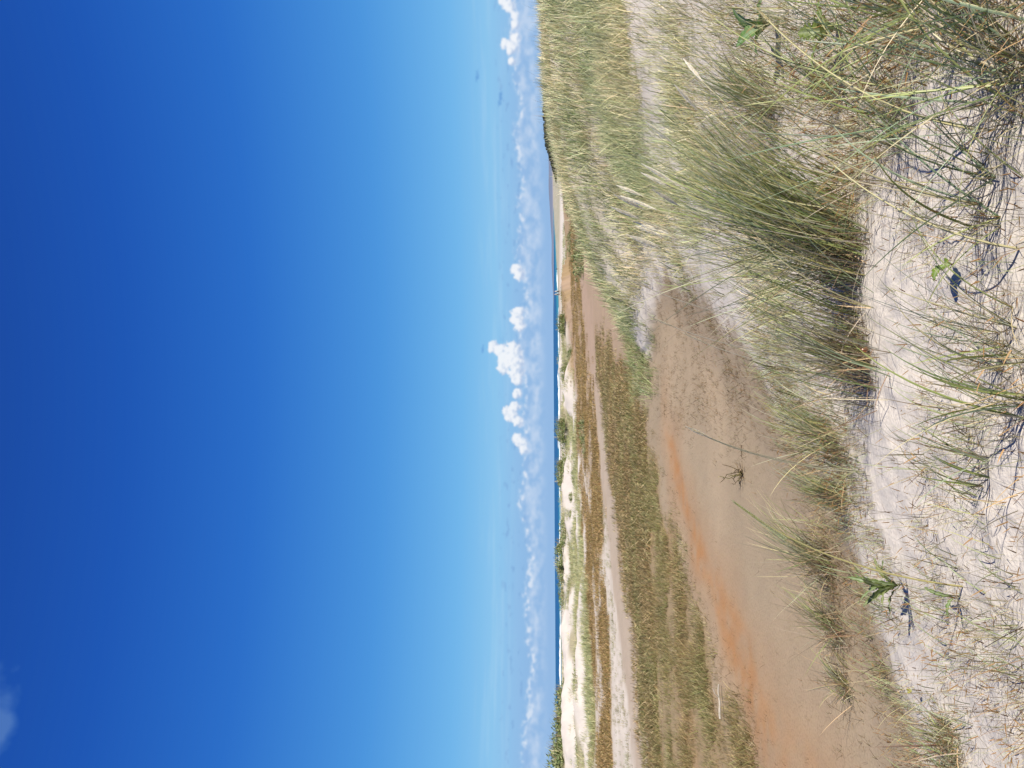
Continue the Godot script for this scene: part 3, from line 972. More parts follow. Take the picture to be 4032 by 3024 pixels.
# ================================================================ bushes and tussocks on the far dunes
func far_bushes() -> void:
	var protos := []
	for kind in 2:
		var o := thing("dune_bush", "", "bush")
		var s := Shape.new()
		var n := 1300 if kind == 0 else 500
		for k in n:
			var dirv := Vector3(rng.randfn(), absf(rng.randfn()) * 0.8, rng.randfn()).normalized()
			var rad := pow(rng.randf(), 0.4)
			var q := Vector3(dirv.x * 1.0, dirv.y * 0.55 + 0.02, dirv.z * 0.8) * rad
			q += Vector3(0.16 * sin(q.x * 7.0), 0.12 * sin(q.x * 5.0 + q.z * 4.0), 0)
			q.y = maxf(q.y, 0.01)
			var c := mix_tone([Color(0.17, 0.22, 0.09), Color(0.23, 0.27, 0.12), Color(0.31, 0.33, 0.15), Color(0.13, 0.18, 0.07)])
			var e1 := Vector3(rng.randfn() * 0.6 + 0.4, rng.randfn() * 0.5 + 0.9, rng.randfn()).normalized() * 0.13
			var e2 := Vector3(rng.randfn(), rng.randfn() * 0.4, rng.randfn()).normalized() * 0.035
			s.tri(q - e2, q + e1, q + e2, c, c, c)
		part(s.mesh(), "foliage", grass_m, o, "stuff")
		var g := Shape.new()
		for k in (110 if kind == 0 else 170):
			var a := rng.randf() * TAU
			var rr := sqrt(rng.randf()) * 0.95
			var c := mix_tone(GREENS if rng.randf() < 0.6 else [Color(0.34, 0.26, 0.16), Color(0.27, 0.21, 0.14)])
			var y0 := 0.0 if kind == 1 else 0.45 * (1.0 - rr * rr)
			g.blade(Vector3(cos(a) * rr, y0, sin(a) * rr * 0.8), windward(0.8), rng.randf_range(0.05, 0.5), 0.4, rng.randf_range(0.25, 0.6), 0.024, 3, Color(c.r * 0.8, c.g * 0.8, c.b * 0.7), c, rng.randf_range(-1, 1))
		part(g.mesh(), "grass_fringe", grass_m, o, "stuff")
		protos.append(o)
	# x, d, half width, height, kind, label
	var list := [
		[-41.5, 90.5, 3.6, 1.7, 0, "big dark green bush crowning the far sand dune, highest on the skyline"],
		[-45.2, 91.0, 3.4, 1.9, 0, "dark green bush beside the highest one, at the edge of the picture"],
		[-37.9, 91.5, 2.6, 1.25, 0, "lower end of the green bush row on the far sand dune, nearest the sea"],
		[-40.4, 92.8, 3.2, 1.9, 1, "tall brownish seeding grass clump rising behind the highest bush"],
		[-46.0, 93.5, 3.4, 2.0, 1, "brownish seeding grass clump on the skyline behind the edge bush"],
		[-29.0, 74.0, 3.0, 0.8, 0, "long low green bush at the foot of the bare far sand slope"],
		[-34.5, 74.5, 2.8, 0.85, 1, "pale green grass clump in front of the bare far sand slope at the picture edge"],
		[-38.0, 73.0, 2.6, 0.6, 1, "small grey-green grass clump low before the far sand slope at the very edge"],
		[-30.5, 116.0, 4.0, 1.2, 1, "wide green grass clump left of the middle far dune crest"],
		[-26.5, 117.0, 3.6, 1.35, 0, "bushy green mound on the far crest with grass heads against the sea"],
		[-22.5, 116.0, 3.0, 1.2, 1, "yellowish grass clump at the right end of the green far crest"],
		[-19.8, 105.5, 2.2, 0.9, 1, "grass tuft on the left shoulder of the white middle dune"],
		[-12.6, 108.0, 2.6, 1.2, 0, "dark bush on the crest right of the white middle dune"],
		[-9.4, 108.5, 2.6, 1.3, 1, "tall green grass clump between the two bushes of the middle crest"],
		[-6.6, 109.0, 2.3, 1.5, 0, "rounded green bush on the crest just left of the steep white sand face"],
		[1.4, 106.0, 1.7, 1.1, 0, "dark rounded bush above the steep white sand face"],
		[3.6, 108.0, 1.9, 1.15, 1, "leafy grass clump leaning right of the dark rounded bush"],
		[8.9, 115.0, 2.0, 1.3, 0, "solitary green bush among the white far sand strips"],
		[-14.5, 98.5, 0.75, 0.55, 0, "small brown-green bush alone low on the white middle dune"],
		[-16.6, 98.0, 0.7, 0.5, 0, "second small bush on the white middle dune, the one farther left"],
		[-11.5, 96.0, 1.3, 0.65, 0, "olive bush with a dark foot at the right base of the middle dune"],
		[-6.8, 93.5, 0.8, 0.5, 0, "tiny brown bush on the pale sand between middle dune and steep face"],
		[-4.0, 66.0, 1.4, 0.95, 1, "grass tussock with a deep dark foot on the mud edge, mid picture"],
		[-5.2, 64.5, 1.1, 0.6, 1, "smaller blue-green tussock left of the dark-footed one"],
		[10.6, 68.0, 1.7, 1.5, 1, "tall pale tussock by the pale sand strip below the grassy dune"],
		[12.3, 71.0, 1.5, 1.3, 1, "green tussock with dark hollow right of the tall pale tussock"],
		[13.2, 55.0, 1.3, 1.0, 0, "dark hollowed bush on the shoulder of the grassy dune"],
		[20.5, 112.0, 2.2, 1.0, 1, "pale green grass hump right of the solitary bush"],
		[28.0, 118.0, 2.4, 1.2, 0, "green bush at the inland end of the low far dunes"],
	]
	var used := [false, false]
	for b in list:
		var o: Node3D
		if not used[b[4]]:
			o = protos[b[4]]
			used[b[4]] = true
		else:
			o = protos[b[4]].duplicate()
			o.name = numbered("dune_bush")
			add_child(o, true)
		o.position = Vector3(b[0], put_y(b[0], b[1]) - 0.05, -b[1])
		o.scale = Vector3(b[2], b[3] * 1.35, b[2])
		o.rotation.y = rng.randf_range(-0.5, 0.5)
		tag(o, b[5], "bush" if b[4] == 0 else "grass clump", "bushes and clumps on the far dunes")


# ================================================================ the big tussocks of the foreground
func on(x: float, d: float, dy := 0.0) -> Vector3:
	return Vector3(x, put_y(x, d) + dy, -d)


func plume(parent: Node3D, base: Vector3, tip: Vector3, head: float, col: Color, stem_col: Color, thick := 0.0125) -> void:
	# a flowering stem that bends over with the wind and ends in a feathery head
	var ctrl := base + Vector3((tip.x - base.x) * 0.22, (tip.y - base.y) * 0.62, (tip.z - base.z) * 0.4)
	var pts := PackedVector3Array()
	for k in 13:
		var t := k / 12.0
		pts.append(base.lerp(ctrl, t).lerp(ctrl.lerp(tip, t), t))
	var s := Shape.new()
	s.tube(pts, 0.003, 0.002, stem_col.darkened(0.2), stem_col)
	var stem := part(s.mesh(), "flower_stem", grass_m, parent)
	var h := Shape.new()
	var dirv := (tip - pts[10]).normalized()
	var sx := dirv.cross(Vector3(0, 0.3, 1)).normalized()
	var sy := dirv.cross(sx)
	for k in 300:
		var t := rng.randf()
		var a := rng.randf() * TAU
		var prof := sin(PI * clampf(t * 0.93 + 0.05, 0.0, 1.0))
		var o := sx * cos(a) + sy * sin(a)
		var p := tip - dirv * head * (1.0 - t) - dirv * 0.0
		p += (ctrl - tip).normalized() * 0.0
		var q := p + o * thick * prof * 0.9 + dirv * rng.randf_range(0.012, 0.03)
		var w := dirv.cross(o) * 0.0036
		var c := col * rng.randf_range(0.82, 1.1)
		c.a = 1.0
		h.tri(p + o * thick * prof * 0.25 - w, q, p + o * thick * prof * 0.25 + w, c, c, c)
		h.tri(p + o * thick * 0.2 * prof + o.cross(w).normalized() * 0.0, q + w, p + o * thick * prof * 0.6 - dirv * 0.006, c, c, c)
	h.tube(PackedVector3Array([tip - dirv * head, tip - dirv * head * 0.7, tip - dirv * head * 0.4, tip]), 0.002, 0.001, col, col, 4)
	part(h.mesh(), "seed_head", plume_m, stem)


func tussock(called: String, label: String, x0: float, x1: float, d0: float, d1: float, n: int, h0: float, h1: float, lean: float, bend: float, green: float, cat := "grass tussock") -> Node3D:
	var cx := (x0 + x1) * 0.5
	var cd := (d0 + d1) * 0.5
	var o := thing(called, label, cat, on(cx, cd))
	var g := Shape.new()
	var dead := Shape.new()
	var low := Shape.new()
	for k in n:
		var rr := minf(absf(rng.randfn(0.0, 0.5)), 1.3)
		var a := rng.randf() * TAU
		var x := cx + cos(a) * rr * (x1 - x0) * 0.5
		var d := cd + sin(a) * rr * (d1 - d0) * 0.5 + 0.14 * nz_small.get_noise_2d(x * 1.5, 3.0 + d0)
		var b := on(x, d, -0.01) - o.position
		var ln := rng.randf_range(h0, h1) * (1.0 - 0.3 * minf(rr, 1.0))
		if rng.randf() < green:
			var c := mix_tone([Color(0.26, 0.32, 0.11), Color(0.20, 0.255, 0.10), Color(0.33, 0.37, 0.15), Color(0.32, 0.38, 0.25), Color(0.45, 0.42, 0.18), Color(0.56, 0.50, 0.28), Color(0.50, 0.50, 0.36)])
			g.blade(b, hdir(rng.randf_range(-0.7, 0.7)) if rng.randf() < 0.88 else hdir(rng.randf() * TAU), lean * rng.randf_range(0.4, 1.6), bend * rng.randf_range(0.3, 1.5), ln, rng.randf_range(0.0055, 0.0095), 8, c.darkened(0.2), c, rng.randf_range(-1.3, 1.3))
		else:
			var c := mix_tone(GREY + STRAW)
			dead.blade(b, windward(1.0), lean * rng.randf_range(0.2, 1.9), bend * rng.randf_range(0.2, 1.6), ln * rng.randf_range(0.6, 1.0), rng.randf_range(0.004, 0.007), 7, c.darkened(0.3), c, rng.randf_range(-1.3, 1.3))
		if k % 2 == 0:      # brown sheaths and broken stubble round the foot
			var c := mix_tone([Color(0.30, 0.19, 0.12), Color(0.20, 0.13, 0.09), Color(0.42, 0.30, 0.18), Color(0.36, 0.30, 0.24)])
			low.blade(b, hdir(rng.randf() * TAU), rng.randf_range(0.0, 1.2), rng.randf_range(0.0, 0.7), rng.randf_range(0.10, 0.45), 0.007, 4, c, c, rng.randf_range(-1, 1))
	if green > 0.02:
		part(g.mesh(), "green_blades", grass_m, o, "stuff")
	part(dead.mesh(), "dead_blades", grass_m, o, "stuff")
	part(low.mesh(), "brown_sheaths", grass_m, o, "stuff")
	return o


func tussocks() -> void:
	var o := tussock("marram_tussock", "largest green marram tussock with white feathery seed heads, leaning right", 0.36, 1.40, 4.3, 5.3, 860, 0.75, 1.62, 0.36, 0.5, 0.80)
	var cream := Color(0.95, 0.93, 0.88)
	var stem_c := Color(0.56, 0.52, 0.32)
	# tips of the seed heads
	var tips := [[1.10, 3.52], [1.15, 3.51], [1.25, 3.48], [1.18, 3.46], [1.36, 3.33], [1.34, 3.32], [1.18, 3.27], [1.02, 3.38], [0.98, 3.37], [1.02, 3.33], [0.93, 3.42], [0.90, 3.40], [1.85, 3.12], [1.64, 3.30], [2.06, 3.05]]
	for t in tips:
		var tip := Vector3(t[0], t[1], -4.85 + rng.randf_range(-0.12, 0.12)) - o.position
		var bx: float = minf(t[0] - 0.28 - 0.30 * maxf(0.0, t[0] - 0.9), 1.3)
		var base := on(bx, rng.randf_range(4.55, 5.0)) - o.position
		plume(o, base, tip, rng.randf_range(0.17, 0.24), cream * rng.randf_range(0.92, 1.1), stem_c)
	var g := tussock("marram_tussock", "half-dead grey marram tussock with long bare stems, left of the green one", -0.28, 0.55, 4.35, 5.35, 420, 0.35, 1.05, 0.28, 0.4, 0.34)
	for t in [[0.64, 3.42, 0.28], [0.40, 3.28, 0.1], [0.30, 3.08, 0.02]]:
		var tip := Vector3(t[0], t[1], -4.8) - g.position
		plume(g, on(t[2], 4.75) - g.position, tip, rng.randf_range(0.12, 0.18), Color(0.72, 0.67, 0.56), Color(0.46, 0.42, 0.34), 0.006)
	var r := tussock("marram_tussock", "marram tussock standing on the sand behind the largest one, right of it", 1.75, 2.5, 5.6, 6.5, 200, 0.5, 0.95, 0.4, 0.5, 0.75)
	r.set_meta("label", "loose marram tussock on the white sand to the right, behind the largest tussock")
	tussock("marram_tussock", "short spiky marram tussock on the sand edge, left of the grey tussock", -0.75, -0.15, 5.7, 6.5, 230, 0.3, 0.85, 0.28, 0.5, 0.62)
	tussock("marram_tussock", "low blue-green marram tussock halfway along the edge of sand and mud", -1.15, -0.7, 5.9, 6.6, 190, 0.28, 0.72, 0.25, 0.5, 0.7)
	# tufts standing in the mud
	tussock("mud_tuft", "bushy brown-green grass tuft growing alone in the brown mud, the largest there", -2.2, -1.3, 7.1, 8.1, 420, 0.2, 1.1, 0.42, 0.6, 0.45)
	tussock("mud_tuft", "spreading grass tuft in the mud left of the largest mud tuft", -2.75, -1.9, 7.0, 8.0, 270, 0.15, 0.85, 0.5, 0.7, 0.42)
	tussock("mud_tuft", "ragged dark grass tuft in the mud, farther left toward the picture edge", -3.15, -2.5, 7.0, 7.7, 150, 0.1, 0.55, 0.55, 0.8, 0.45)
	tussock("mud_tuft", "low green tuft on the dune edge in the bottom left corner", -2.2, -1.75, 4.0, 4.5, 200, 0.1, 0.32, 0.45, 0.7, 0.6)


func lyme_grass() -> void:
	# x, d, shoots, length, lean, label
	var list := [
		[1.00, 2.55, 24, 0.72, 0.6, "broad-bladed lyme grass clump at the bottom edge, right of centre"],
		[1.36, 2.70, 26, 0.72, 0.55, "lyme grass clump with dark shaded blades in the bottom right corner"],
		[1.62, 3.3, 20, 0.66, 0.55, "lyme grass clump on the right edge above the corner clump"],
		[0.66, 2.85, 12, 0.6, 0.65, "few blue-green lyme blades at the bottom, between corner clump and bare sand"],
		[0.02, 2.85, 18, 0.5, 0.4, "lyme grass clump at the bottom edge below the bare sand patch"],
		[1.2, 3.6, 12, 0.8, 0.65, "long arching yellow-green lyme blades right of the largest tussock"],
		[1.7, 4.6, 8, 0.6, 0.5, "lyme grass clump among the leafy weeds on the right"],
		[-0.35, 3.2, 4, 0.34, 0.3, "small sparse lyme shoot on the sand left of the bottom clump"],
	]
	for l in list:
		var o := thing("lyme_grass", l[5], "grass clump", on(l[0], l[1]), "lyme grass clumps in the foreground")
		var dead := Shape.new()
		for k in l[2]:
			var base := on(l[0] + rng.randfn() * 0.10, l[1] + rng.randfn() * 0.08) - o.position
			var s := Shape.new()
			for q in rng.randi_range(2, 3):
				var c := mix_tone([Color(0.25, 0.33, 0.21), Color(0.30, 0.37, 0.25), Color(0.31, 0.36, 0.13), Color(0.38, 0.42, 0.18), Color(0.19, 0.245, 0.11), Color(0.50, 0.46, 0.26), Color(0.55, 0.50, 0.34)])
				s.blade(base, windward(0.8), l[4] * rng.randf_range(0.2, 1.5), rng.randf_range(0.2, 1.0), l[3] * rng.randf_range(0.6, 1.3), rng.randf_range(0.006, 0.0125), 10, c.darkened(0.12), c, rng.randf_range(-0.9, 0.9), 0.5)
			part(s.mesh(), "shoot", leaf_m, o)
			for q in 4:
				var c := mix_tone(STRAW + GREY + DRY)
				dead.blade(base, hdir(rng.randf() * TAU), rng.randf_range(0.2, 1.3), rng.randf_range(0.0, 0.8), rng.randf_range(0.1, 0.4), 0.004, 5, c, c, rng.randf_range(-1, 1))
		part(dead.mesh(), "dead_blades", grass_m, o, "stuff")


func ear(parent: Node3D, pts: PackedVector3Array, length: float, col: Color) -> void:
	# two ranks of pointed spikelets along the end of a stem
	var s := Shape.new()
	var tip := pts[pts.size() - 1]
	var dirv := (tip - pts[pts.size() - 3]).normalized()
	var sx := dirv.cross(Vector3(0, 0, 1)).normalized()
	var count := clampi(int(length * 150.0), 8, 46)
	for k in count:
		var t := float(k) / (count - 1)
		var p := tip - dirv * length * (1.0 - t)
		var o := sx * (1.0 if k % 2 == 0 else -1.0)
		var w := minf(0.0068, length * 0.04) * (1.0 - 0.55 * t)
		var q := p + o * w * 1.5 + dirv * 0.032
		var z := dirv.cross(o) * 0.005
		var c := col * rng.randf_range(0.8, 1.15)
		c.a = 1.0
		for zz in [z, -z]:
			s.tri(p, p + o * w + dirv * 0.01 + zz, q, c.darkened(0.2), c, c)
			s.tri(p, q, p + o * w * 0.35 + dirv * 0.016 + zz, c.darkened(0.2), c, c)
	part(s.mesh(), "seed_head", grass_m, parent)


func stalks() -> void:
	# base x, d; tip x, height above the sea, d; colours; head length; label
	var list := [
		[-0.96, 3.70, -0.56, 3.06, 3.62, Color(0.52, 0.47, 0.20), Color(0.56, 0.60, 0.38), 0.30, "long yellow-green grass stalk with a green ear, arching across the mud"],
		[-0.62, 5.35, -0.30, 3.00, 5.2, Color(0.46, 0.44, 0.30), Color(0.70, 0.66, 0.56), 0.13, "single pale stalk with a white head standing against the mud"],
		[0.45, 2.70, 0.86, 2.86, 3.0, Color(0.52, 0.48, 0.27), Color(0.50, 0.42, 0.24), 0.07, "straw-coloured stalk curving right over the bottom clumps"],
		[0.92, 2.9, 1.62, 3.0, 3.4, Color(0.50, 0.46, 0.24), Color(0.52, 0.46, 0.28), 0.10, "pale bent stalk leaning over the leafy weeds on the right"],
		[1.30, 3.5, 2.05, 3.05, 4.3, Color(0.33, 0.36, 0.15), Color(0.50, 0.45, 0.28), 0.12, "green stalk with a straw ear leaning far right of the largest tussock"],
	]
	for l in list:
		var base := on(l[0], l[1])
		var o := thing("grass_stalk", l[8], "grass stalk", base)
		var tip := Vector3(l[2], l[3], -l[4]) - base
		var ctrl := Vector3(tip.x * 0.2, tip.y * 0.62, tip.z * 0.3)
		var pts := PackedVector3Array()
		for k in 19:
			var t := k / 18.0
			pts.append((Vector3.ZERO).lerp(ctrl, t).lerp(ctrl.lerp(tip, t), t))
		var s := Shape.new()
		s.tube(pts, 0.0048, 0.0022, l[5], l[5], 5)
		part(s.mesh(), "stem", grass_m, o)
		var lf := Shape.new()
		lf.blade(pts[5], hdir(rng.randf_range(-0.6, 0.6)), 0.5, 0.8, 0.24, 0.006, 7, l[5], l[5], 0.6, 0.4)
		part(lf.mesh(), "leaf", leaf_m, o)
		if l[6].r > 0.65:
			plume(o, Vector3(0.01, 0, 0), tip, 0.17, Color(0.9, 0.86, 0.76), l[5], 0.013)
		else:
			ear(o, pts, l[7], l[6])


# ================================================================ leafy weeds, small finds
func broad_leaf(length: float, width: float, c: Color, teeth: float) -> ArrayMesh:
	var s := Shape.new()
	var n := 14
	var prev := []
	for k in n + 1:
		var t := float(k) / n
		var w := width * 0.5 * pow(sin(PI * clampf(t * 0.94 + 0.04, 0.0, 1.0)), 0.7) * (1.0 + teeth * (1.0 if k % 2 == 0 else -1.0))
		var y := 0.16 * length * sin(PI * t) - 0.06 * length * t
		var row := [Vector3(t * length, y + w * 0.25 + 0.004 * sin(k * 2.1), -w), Vector3(t * length, y + w * 0.16, -w * 0.5), Vector3(t * length, y, 0), Vector3(t * length, y + w * 0.16, w * 0.5), Vector3(t * length, y + w * 0.25 + 0.004 * cos(k * 1.7), w)]
		var cs := [c.darkened(0.12), c, c.lightened(0.12), c * 1.05, c.darkened(0.08)]
		if k > 0:
			for q in 4:
				s.tri(prev[q], row[q], prev[q + 1], cs[q], cs[q], cs[q + 1])
				s.tri(prev[q + 1], row[q], row[q + 1], cs[q + 1], cs[q], cs[q + 1])
		prev = row
	return s.mesh()


func leafy(label: String, x: float, d: float, leaves: Array, col: Color, teeth := 0.12) -> void:
	var o := thing("leafy_weed", label, "weed", on(x, d))
	var st := Shape.new()
	st.tube(PackedVector3Array([Vector3(0, -0.02, 0), Vector3(0.004, 0.03, 0), Vector3(0.01, 0.06, 0.004)]), 0.004, 0.002, Color(0.16, 0.09, 0.05), Color(0.2, 0.16, 0.07))
	part(st.mesh(), "stem", leaf_m, o)
	for l in leaves:      # azimuth, upward tilt, length, width
		var c := Color(col.r * rng.randf_range(0.85, 1.2), col.g * rng.randf_range(0.9, 1.1), col.b * rng.randf_range(0.8, 1.1))
		var m := part(broad_leaf(l[2], l[3], c, teeth), "leaf", leaf_m, o)
		m.position = Vector3(0.0, 0.03 + rng.randf() * 0.03, 0.0)
		m.rotation = Vector3(rng.randf_range(-0.3, 0.3), l[0], l[1])


func leafy_plants() -> void:
	var fresh := Color(0.085, 0.155, 0.042)
	leafy("broad-leaved green weed on white sand, upper of the two at the right edge", 2.52, 5.5, [[0.2, 1.0, 0.30, 0.12], [1.9, 0.85, 0.27, 0.11], [3.4, 0.4, 0.25, 0.11], [-0.9, 0.5, 0.22, 0.09], [4.6, 0.6, 0.2, 0.09]], fresh, 0.08)
	leafy("toothed light green weed on white sand, lower of the two at the right edge", 1.92, 4.28, [[1.2, 0.75, 0.22, 0.085], [0.1, 0.5, 0.2, 0.08], [2.8, 0.5, 0.21, 0.08], [4.2, 0.7, 0.18, 0.075], [5.3, 1.0, 0.17, 0.06]], Color(0.12, 0.19, 0.045), 0.28)
	leafy("lone green leaf pair on the bare sand at the bottom, below the largest tussock", 0.47, 3.2, [[2.6, 0.35, 0.075, 0.055], [4.6, 0.2, 0.06, 0.05]], Color(0.11, 0.18, 0.035), 0.1)
	leafy("dense upright rosette of narrow green leaves at the sand edge, lower left", -1.22, 4.72, [[0.3, 1.2, 0.27, 0.035], [1.0, 1.0, 0.25, 0.035], [1.7, 1.1, 0.28, 0.035], [2.4, 0.9, 0.24, 0.035], [3.1, 1.2, 0.27, 0.035], [3.9, 0.8, 0.22, 0.035], [4.6, 1.0, 0.25, 0.035], [5.3, 1.2, 0.28, 0.03], [0.7, 0.6, 0.2, 0.035], [2.0, 0.5, 0.22, 0.035], [3.5, 0.5, 0.2, 0.03], [5.8, 0.6, 0.22, 0.03]], Color(0.125, 0.165, 0.055), 0.2)
	leafy("small green weed half hidden in the thin grass, right and behind the largest tussock", 1.9, 7.2, [[0.2, 0.6, 0.13, 0.05], [2.2, 0.5, 0.12, 0.05], [4.1, 0.5, 0.12, 0.05], [5.2, 0.8, 0.1, 0.04]], Color(0.10, 0.15, 0.05), 0.25)
	leafy("small dark weed on the white sand farthest up the near slope", 2.5, 8.2, [[0.4, 0.7, 0.14, 0.05], [2.0, 0.5, 0.13, 0.05], [3.6, 0.7, 0.12, 0.05]], Color(0.08, 0.12, 0.05), 0.25)
	leafy("withered reddish brown leaf bunch on the white sand between the right-hand weeds", 2.0, 4.95, [[0.3, 0.5, 0.11, 0.035], [1.5, 0.8, 0.1, 0.03], [2.6, 0.4, 0.11, 0.035], [3.9, 0.9, 0.1, 0.03], [5.0, 0.5, 0.1, 0.035]], Color(0.16, 0.065, 0.035), 0.2)
	leafy("thin upright green leaf on the sand at the bottom left", -1.02, 3.75, [[1.4, 0.8, 0.13, 0.02], [3.0, 0.3, 0.1, 0.02]], Color(0.11, 0.16, 0.05), 0.1)
	leafy("yellow-green leaf lying on the brown mud near the sand edge", -1.9, 4.85, [[2.0, 0.1, 0.06, 0.03]], Color(0.30, 0.27, 0.05), 0.05)
	# a twiggy plant alone in the mud
	var o := thing("twiggy_plant", "dark twiggy plant with bare branches standing alone in the smooth mud", "weed", on(-1.3, 11.2))
	for k in 19:
		var s := Shape.new()
		var a := rng.randf() * TAU
		var ln := rng.randf_range(0.08, 0.42)
		var pts := PackedVector3Array([Vector3.ZERO])
		var dirv := (hdir(a) * rng.randf_range(0.6, 1.6) + Vector3.UP * rng.randf_range(0.15, 0.9)).normalized()
		for q in 5:
			dirv = (dirv + Vector3(rng.randfn(), rng.randfn(), rng.randfn()) * 0.34).normalized()
			pts.append(pts[pts.size() - 1] + dirv * ln / 5.0)
		var c := mix_tone([Color(0.13, 0.095, 0.055), Color(0.18, 0.16, 0.07), Color(0.22, 0.16, 0.09)])
		s.tube(pts, 0.007, 0.004, c, c)
		for q in 5:
			s.blade(pts[2 + q % 4], hdir(rng.randf() * TAU), rng.randf_range(0.4, 1.4), 0.3, rng.randf_range(0.03, 0.07), 0.009, 3, c * 1.3, c * 1.6, 0.5)
		part(s.mesh(), "branch", grass_m, o)


func small_things() -> void:
	# reddish brown cap-like shell
	var o := thing("snail_shell", "small orange-brown shell on the sand at the left foot of the grey tussock", "shell", on(0.19, 4.72, 0.012))
	var s := Shape.new()
	var prev := []
	for k in 9:
		var t := k / 8.0
		var row := []
		for q in 17:
			var a := TAU * q / 16.0
			var rr := 0.024 * sin(t * PI * 0.62 + 0.02)
			row.append(Vector3(cos(a) * rr * 1.35, 0.03 * cos(t * PI * 0.62), sin(a) * rr))
		if k > 0:
			for q in 16:
				var c := Color(0.36, 0.14, 0.055).lerp(Color(0.22, 0.075, 0.035), t)
				s.tri(prev[q], row[q], prev[q + 1], c, c, c)
				s.tri(prev[q + 1], row[q], row[q + 1], c, c, c)
		prev = row
	var sm := StandardMaterial3D.new()
	sm.resource_name = "shell"
	sm.vertex_color_use_as_albedo = true
	sm.roughness = 0.35
	sm.cull_mode = BaseMaterial3D.CULL_DISABLED
	var sh := part(s.mesh(), "cap", sm, o)
	sh.rotation = Vector3(0.3, 0.5, -0.7)
	var lip := Shape.new()
	var ring := PackedVector3Array()
	for q in 17:
		var a := TAU * q / 16.0
		ring.append(Vector3(cos(a) * 0.024 * 1.35 * 0.93, -0.011, sin(a) * 0.024 * 0.93))
	lip.tube(ring, 0.002, 0.002, Color(0.35, 0.30, 0.26), Color(0.35, 0.30, 0.26))
	var lp := part(lip.mesh(), "rim", sm, o)
	lp.rotation = sh.rotation
	# weathered sticks
	for st in [[-5.15, 12.6, 0.52, 0.021, 0.25, "pale weathered stick lying in the turf of the hollow, far left"], [-1.95, 5.25, 0.16, 0.004, 1.3, "thin white splinter of stalk lying on the mud, lower left"], [0.30, 3.55, 0.12, 0.003, 0.6, "short pale stem lying on the sand under the largest tussock"]]:
		var w := thing("dry_stick", st[5], "stick", on(st[0], st[1], st[3] + 0.04 * (1.0 if st[2] > 0.4 else 0.0)))
		var b := Shape.new()
		var pts := PackedVector3Array()
		for k in 9:
			pts.append(Vector3((k / 8.0 - 0.5) * st[2], 0.012 * st[2] * sin(k * 1.3), 0.02 * st[2] * sin(k * 0.8)))
		var c := Color(0.50, 0.46, 0.40)
		b.tube(pts, st[3], st[3] * 0.6, c, c.darkened(0.2), 7)
		part(b.mesh(), "shaft", grass_m, w).rotation.y = st[4]
		if st[2] > 0.4:
			var br := Shape.new()
			br.tube(PackedVector3Array([Vector3(0.05, 0, 0), Vector3(0.12, 0.07, 0.02), Vector3(0.2, 0.1, 0.03)]), 0.009, 0.005, c, c, 5)
			part(br.mesh(), "broken_branch", grass_m, w).rotation.y = st[4]


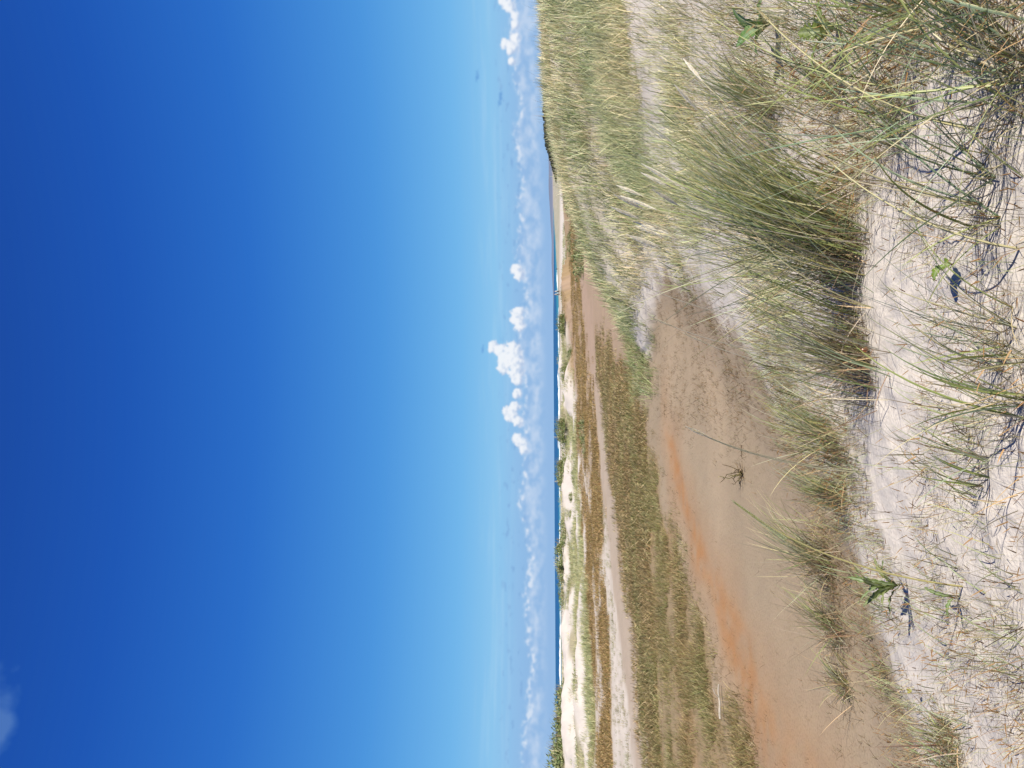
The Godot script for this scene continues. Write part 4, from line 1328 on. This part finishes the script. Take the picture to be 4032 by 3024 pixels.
# ================================================================ people on the beach
func body_mesh(bones: Array, grow: float, cell: float) -> ArrayMesh:
	# one smooth skin round tapered limbs (surface nets on a grid)
	var lo := Vector3(1e9, 1e9, 1e9)
	var hi := -lo
	for b in bones:
		for k in 2:
			var r: float = b[2 + k] + grow + cell * 2.0
			lo = lo.min(b[k] - Vector3(r, r, r))
			hi = hi.max(b[k] + Vector3(r, r, r))
	var n := Vector3i((hi - lo) / cell) + Vector3i(2, 2, 2)
	var f := PackedFloat32Array()
	f.resize(n.x * n.y * n.z)
	for z in n.z:
		for y in n.y:
			for x in n.x:
				var p := lo + Vector3(x, y, z) * cell
				var acc := 0.0
				for b in bones:
					var ab: Vector3 = b[1] - b[0]
					var t := clampf((p - b[0]).dot(ab) / maxf(ab.length_squared(), 1e-6), 0.0, 1.0)
					acc += exp(-(p.distance_to(b[0] + ab * t) - lerpf(b[2], b[3], t) - grow) * 45.0)
				f[x + n.x * (y + n.y * z)] = -log(maxf(acc, 1e-9)) / 45.0
	var v := PackedVector3Array()
	var at := {}
	var idx := PackedInt32Array()
	var step := [1, n.x, n.x * n.y]
	for z in n.z - 1:
		for y in n.y - 1:
			for x in n.x - 1:
				var o := x + n.x * (y + n.y * z)
				var sum := Vector3.ZERO
				var cnt := 0
				for e in [[0, 1], [0, 2], [0, 4], [1, 3], [1, 5], [2, 3], [2, 6], [3, 7], [4, 5], [4, 6], [5, 7], [6, 7]]:
					var fa := f[o + (e[0] & 1) + n.x * ((e[0] >> 1) & 1) + n.x * n.y * (e[0] >> 2)]
					var fb := f[o + (e[1] & 1) + n.x * ((e[1] >> 1) & 1) + n.x * n.y * (e[1] >> 2)]
					if (fa < 0.0) != (fb < 0.0):
						var t := fa / (fa - fb)
						sum += Vector3(e[0] & 1, (e[0] >> 1) & 1, e[0] >> 2).lerp(Vector3(e[1] & 1, (e[1] >> 1) & 1, e[1] >> 2), t)
						cnt += 1
				if cnt:
					at[o] = v.size()
					v.append(lo + (Vector3(x, y, z) + sum / cnt) * cell)
	for o in at:
		for ax in 3:
			var s1: int = step[(ax + 1) % 3]
			var s2: int = step[(ax + 2) % 3]
			if (f[o] < 0.0) != (f[o + step[ax]] < 0.0) and at.has(o - s1) and at.has(o - s2) and at.has(o - s1 - s2):
				var q := [at[o], at[o - s1], at[o - s1 - s2], at[o - s2]]
				if f[o] < 0.0:
					idx.append_array([q[0], q[2], q[1], q[0], q[3], q[2]])
				else:
					idx.append_array([q[0], q[1], q[2], q[0], q[2], q[3]])
	var nor := PackedVector3Array()
	nor.resize(v.size())
	for k in range(0, idx.size(), 3):
		var nn := (v[idx[k + 2]] - v[idx[k]]).cross(v[idx[k + 1]] - v[idx[k]])
		for q in 3:
			nor[idx[k + q]] += nn
	for k in nor.size():
		nor[k] = nor[k].normalized()
	var col := PackedColorArray()
	col.resize(v.size())
	col.fill(Color.WHITE)
	return mesh_of(v, col, idx, nor)


func cloth(c: Color) -> StandardMaterial3D:
	var m := StandardMaterial3D.new()
	m.albedo_color = c.linear_to_srgb()
	m.roughness = 0.85
	return m


func people() -> void:
	var J := {"hip": Vector3(0, 0.93, 0), "chest": Vector3(0, 1.3, 0.01), "neck": Vector3(0, 1.5, 0), "head": Vector3(0.01, 1.64, -0.01)}
	var core := [[J.hip, J.chest, 0.145, 0.155], [J.chest, J.neck, 0.13, 0.055], [J.neck, J.head, 0.055, 0.06], [J.head, J.head + Vector3(0, 0.04, 0), 0.095, 0.1], [J.head + Vector3(0, -0.01, -0.09), J.head + Vector3(0, -0.035, -0.11), 0.018, 0.02]]
	var legs := []
	var arms := []
	for k in [-1, 1]:
		legs.append([Vector3(k * 0.09, 0.9, 0), Vector3(k * 0.1, 0.5, -0.09 * k - 0.03), 0.095, 0.065])
		legs.append([Vector3(k * 0.1, 0.5, -0.09 * k - 0.03), Vector3(k * 0.1, 0.08, 0.12 * -k + 0.02), 0.06, 0.042])
		legs.append([Vector3(k * 0.1, 0.05, 0.12 * -k + 0.02), Vector3(k * 0.1, 0.04, 0.12 * -k - 0.13), 0.045, 0.035])
		arms.append([Vector3(k * 0.18, 1.43, 0), Vector3(k * 0.24, 1.14, 0.04 * k), 0.055, 0.042])
		arms.append([Vector3(k * 0.24, 1.14, 0.04 * k), Vector3(k * 0.23, 0.9, 0.1 * k - 0.06), 0.042, 0.03])
		arms.append([Vector3(k * 0.23, 0.9, 0.1 * k - 0.06), Vector3(k * 0.225, 0.8, 0.1 * k - 0.09), 0.032, 0.022])
	var body := body_mesh(core + legs + arms, 0.0, 0.034)
	var shirt := body_mesh([core[0], core[1], arms[0], arms[1], arms[3], arms[4]], 0.022, 0.034)
	var trousers := body_mesh([[Vector3(0, 0.93, 0), Vector3(0, 1.0, 0), 0.14, 0.14], legs[0], legs[1], legs[3], legs[4]], 0.02, 0.034)
	var hair := body_mesh([[J.head + Vector3(0, 0.05, 0.02), J.head + Vector3(0, 0.0, 0.05), 0.1, 0.085]], 0.012, 0.034)
	var skin := cloth(Color(0.40, 0.25, 0.17))
	for p in [
		[28.0, 234.0, 2.6, Color(0.5, 0.5, 0.5), Color(0.02, 0.02, 0.025), Color(0.05, 0.035, 0.025), "person walking on the far beach in a white top and black trousers"],
		[27.0, 233.0, 2.9, Color(0.35, 0.33, 0.30), Color(0.10, 0.095, 0.09), Color(0.55, 0.5, 0.42), "person walking on the far beach in grey clothes and a pale hat"],
		[70.0, 470.0, 0.4, Color(0.05, 0.055, 0.07), Color(0.04, 0.04, 0.05), Color(0.06, 0.04, 0.03), "tiny person in dark clothes far off at the water's edge"],
	]:
		var o := thing("person", p[6], "person", on(p[0], p[1]), "people on the far beach")
		part(body, "body", skin, o)
		part(shirt, "top", cloth(p[3]), o)
		part(trousers, "trousers", cloth(p[4]), o)
		part(hair, "hat" if p[5].r > 0.3 else "hair", cloth(p[5]), o)
		o.rotation.y = p[2]
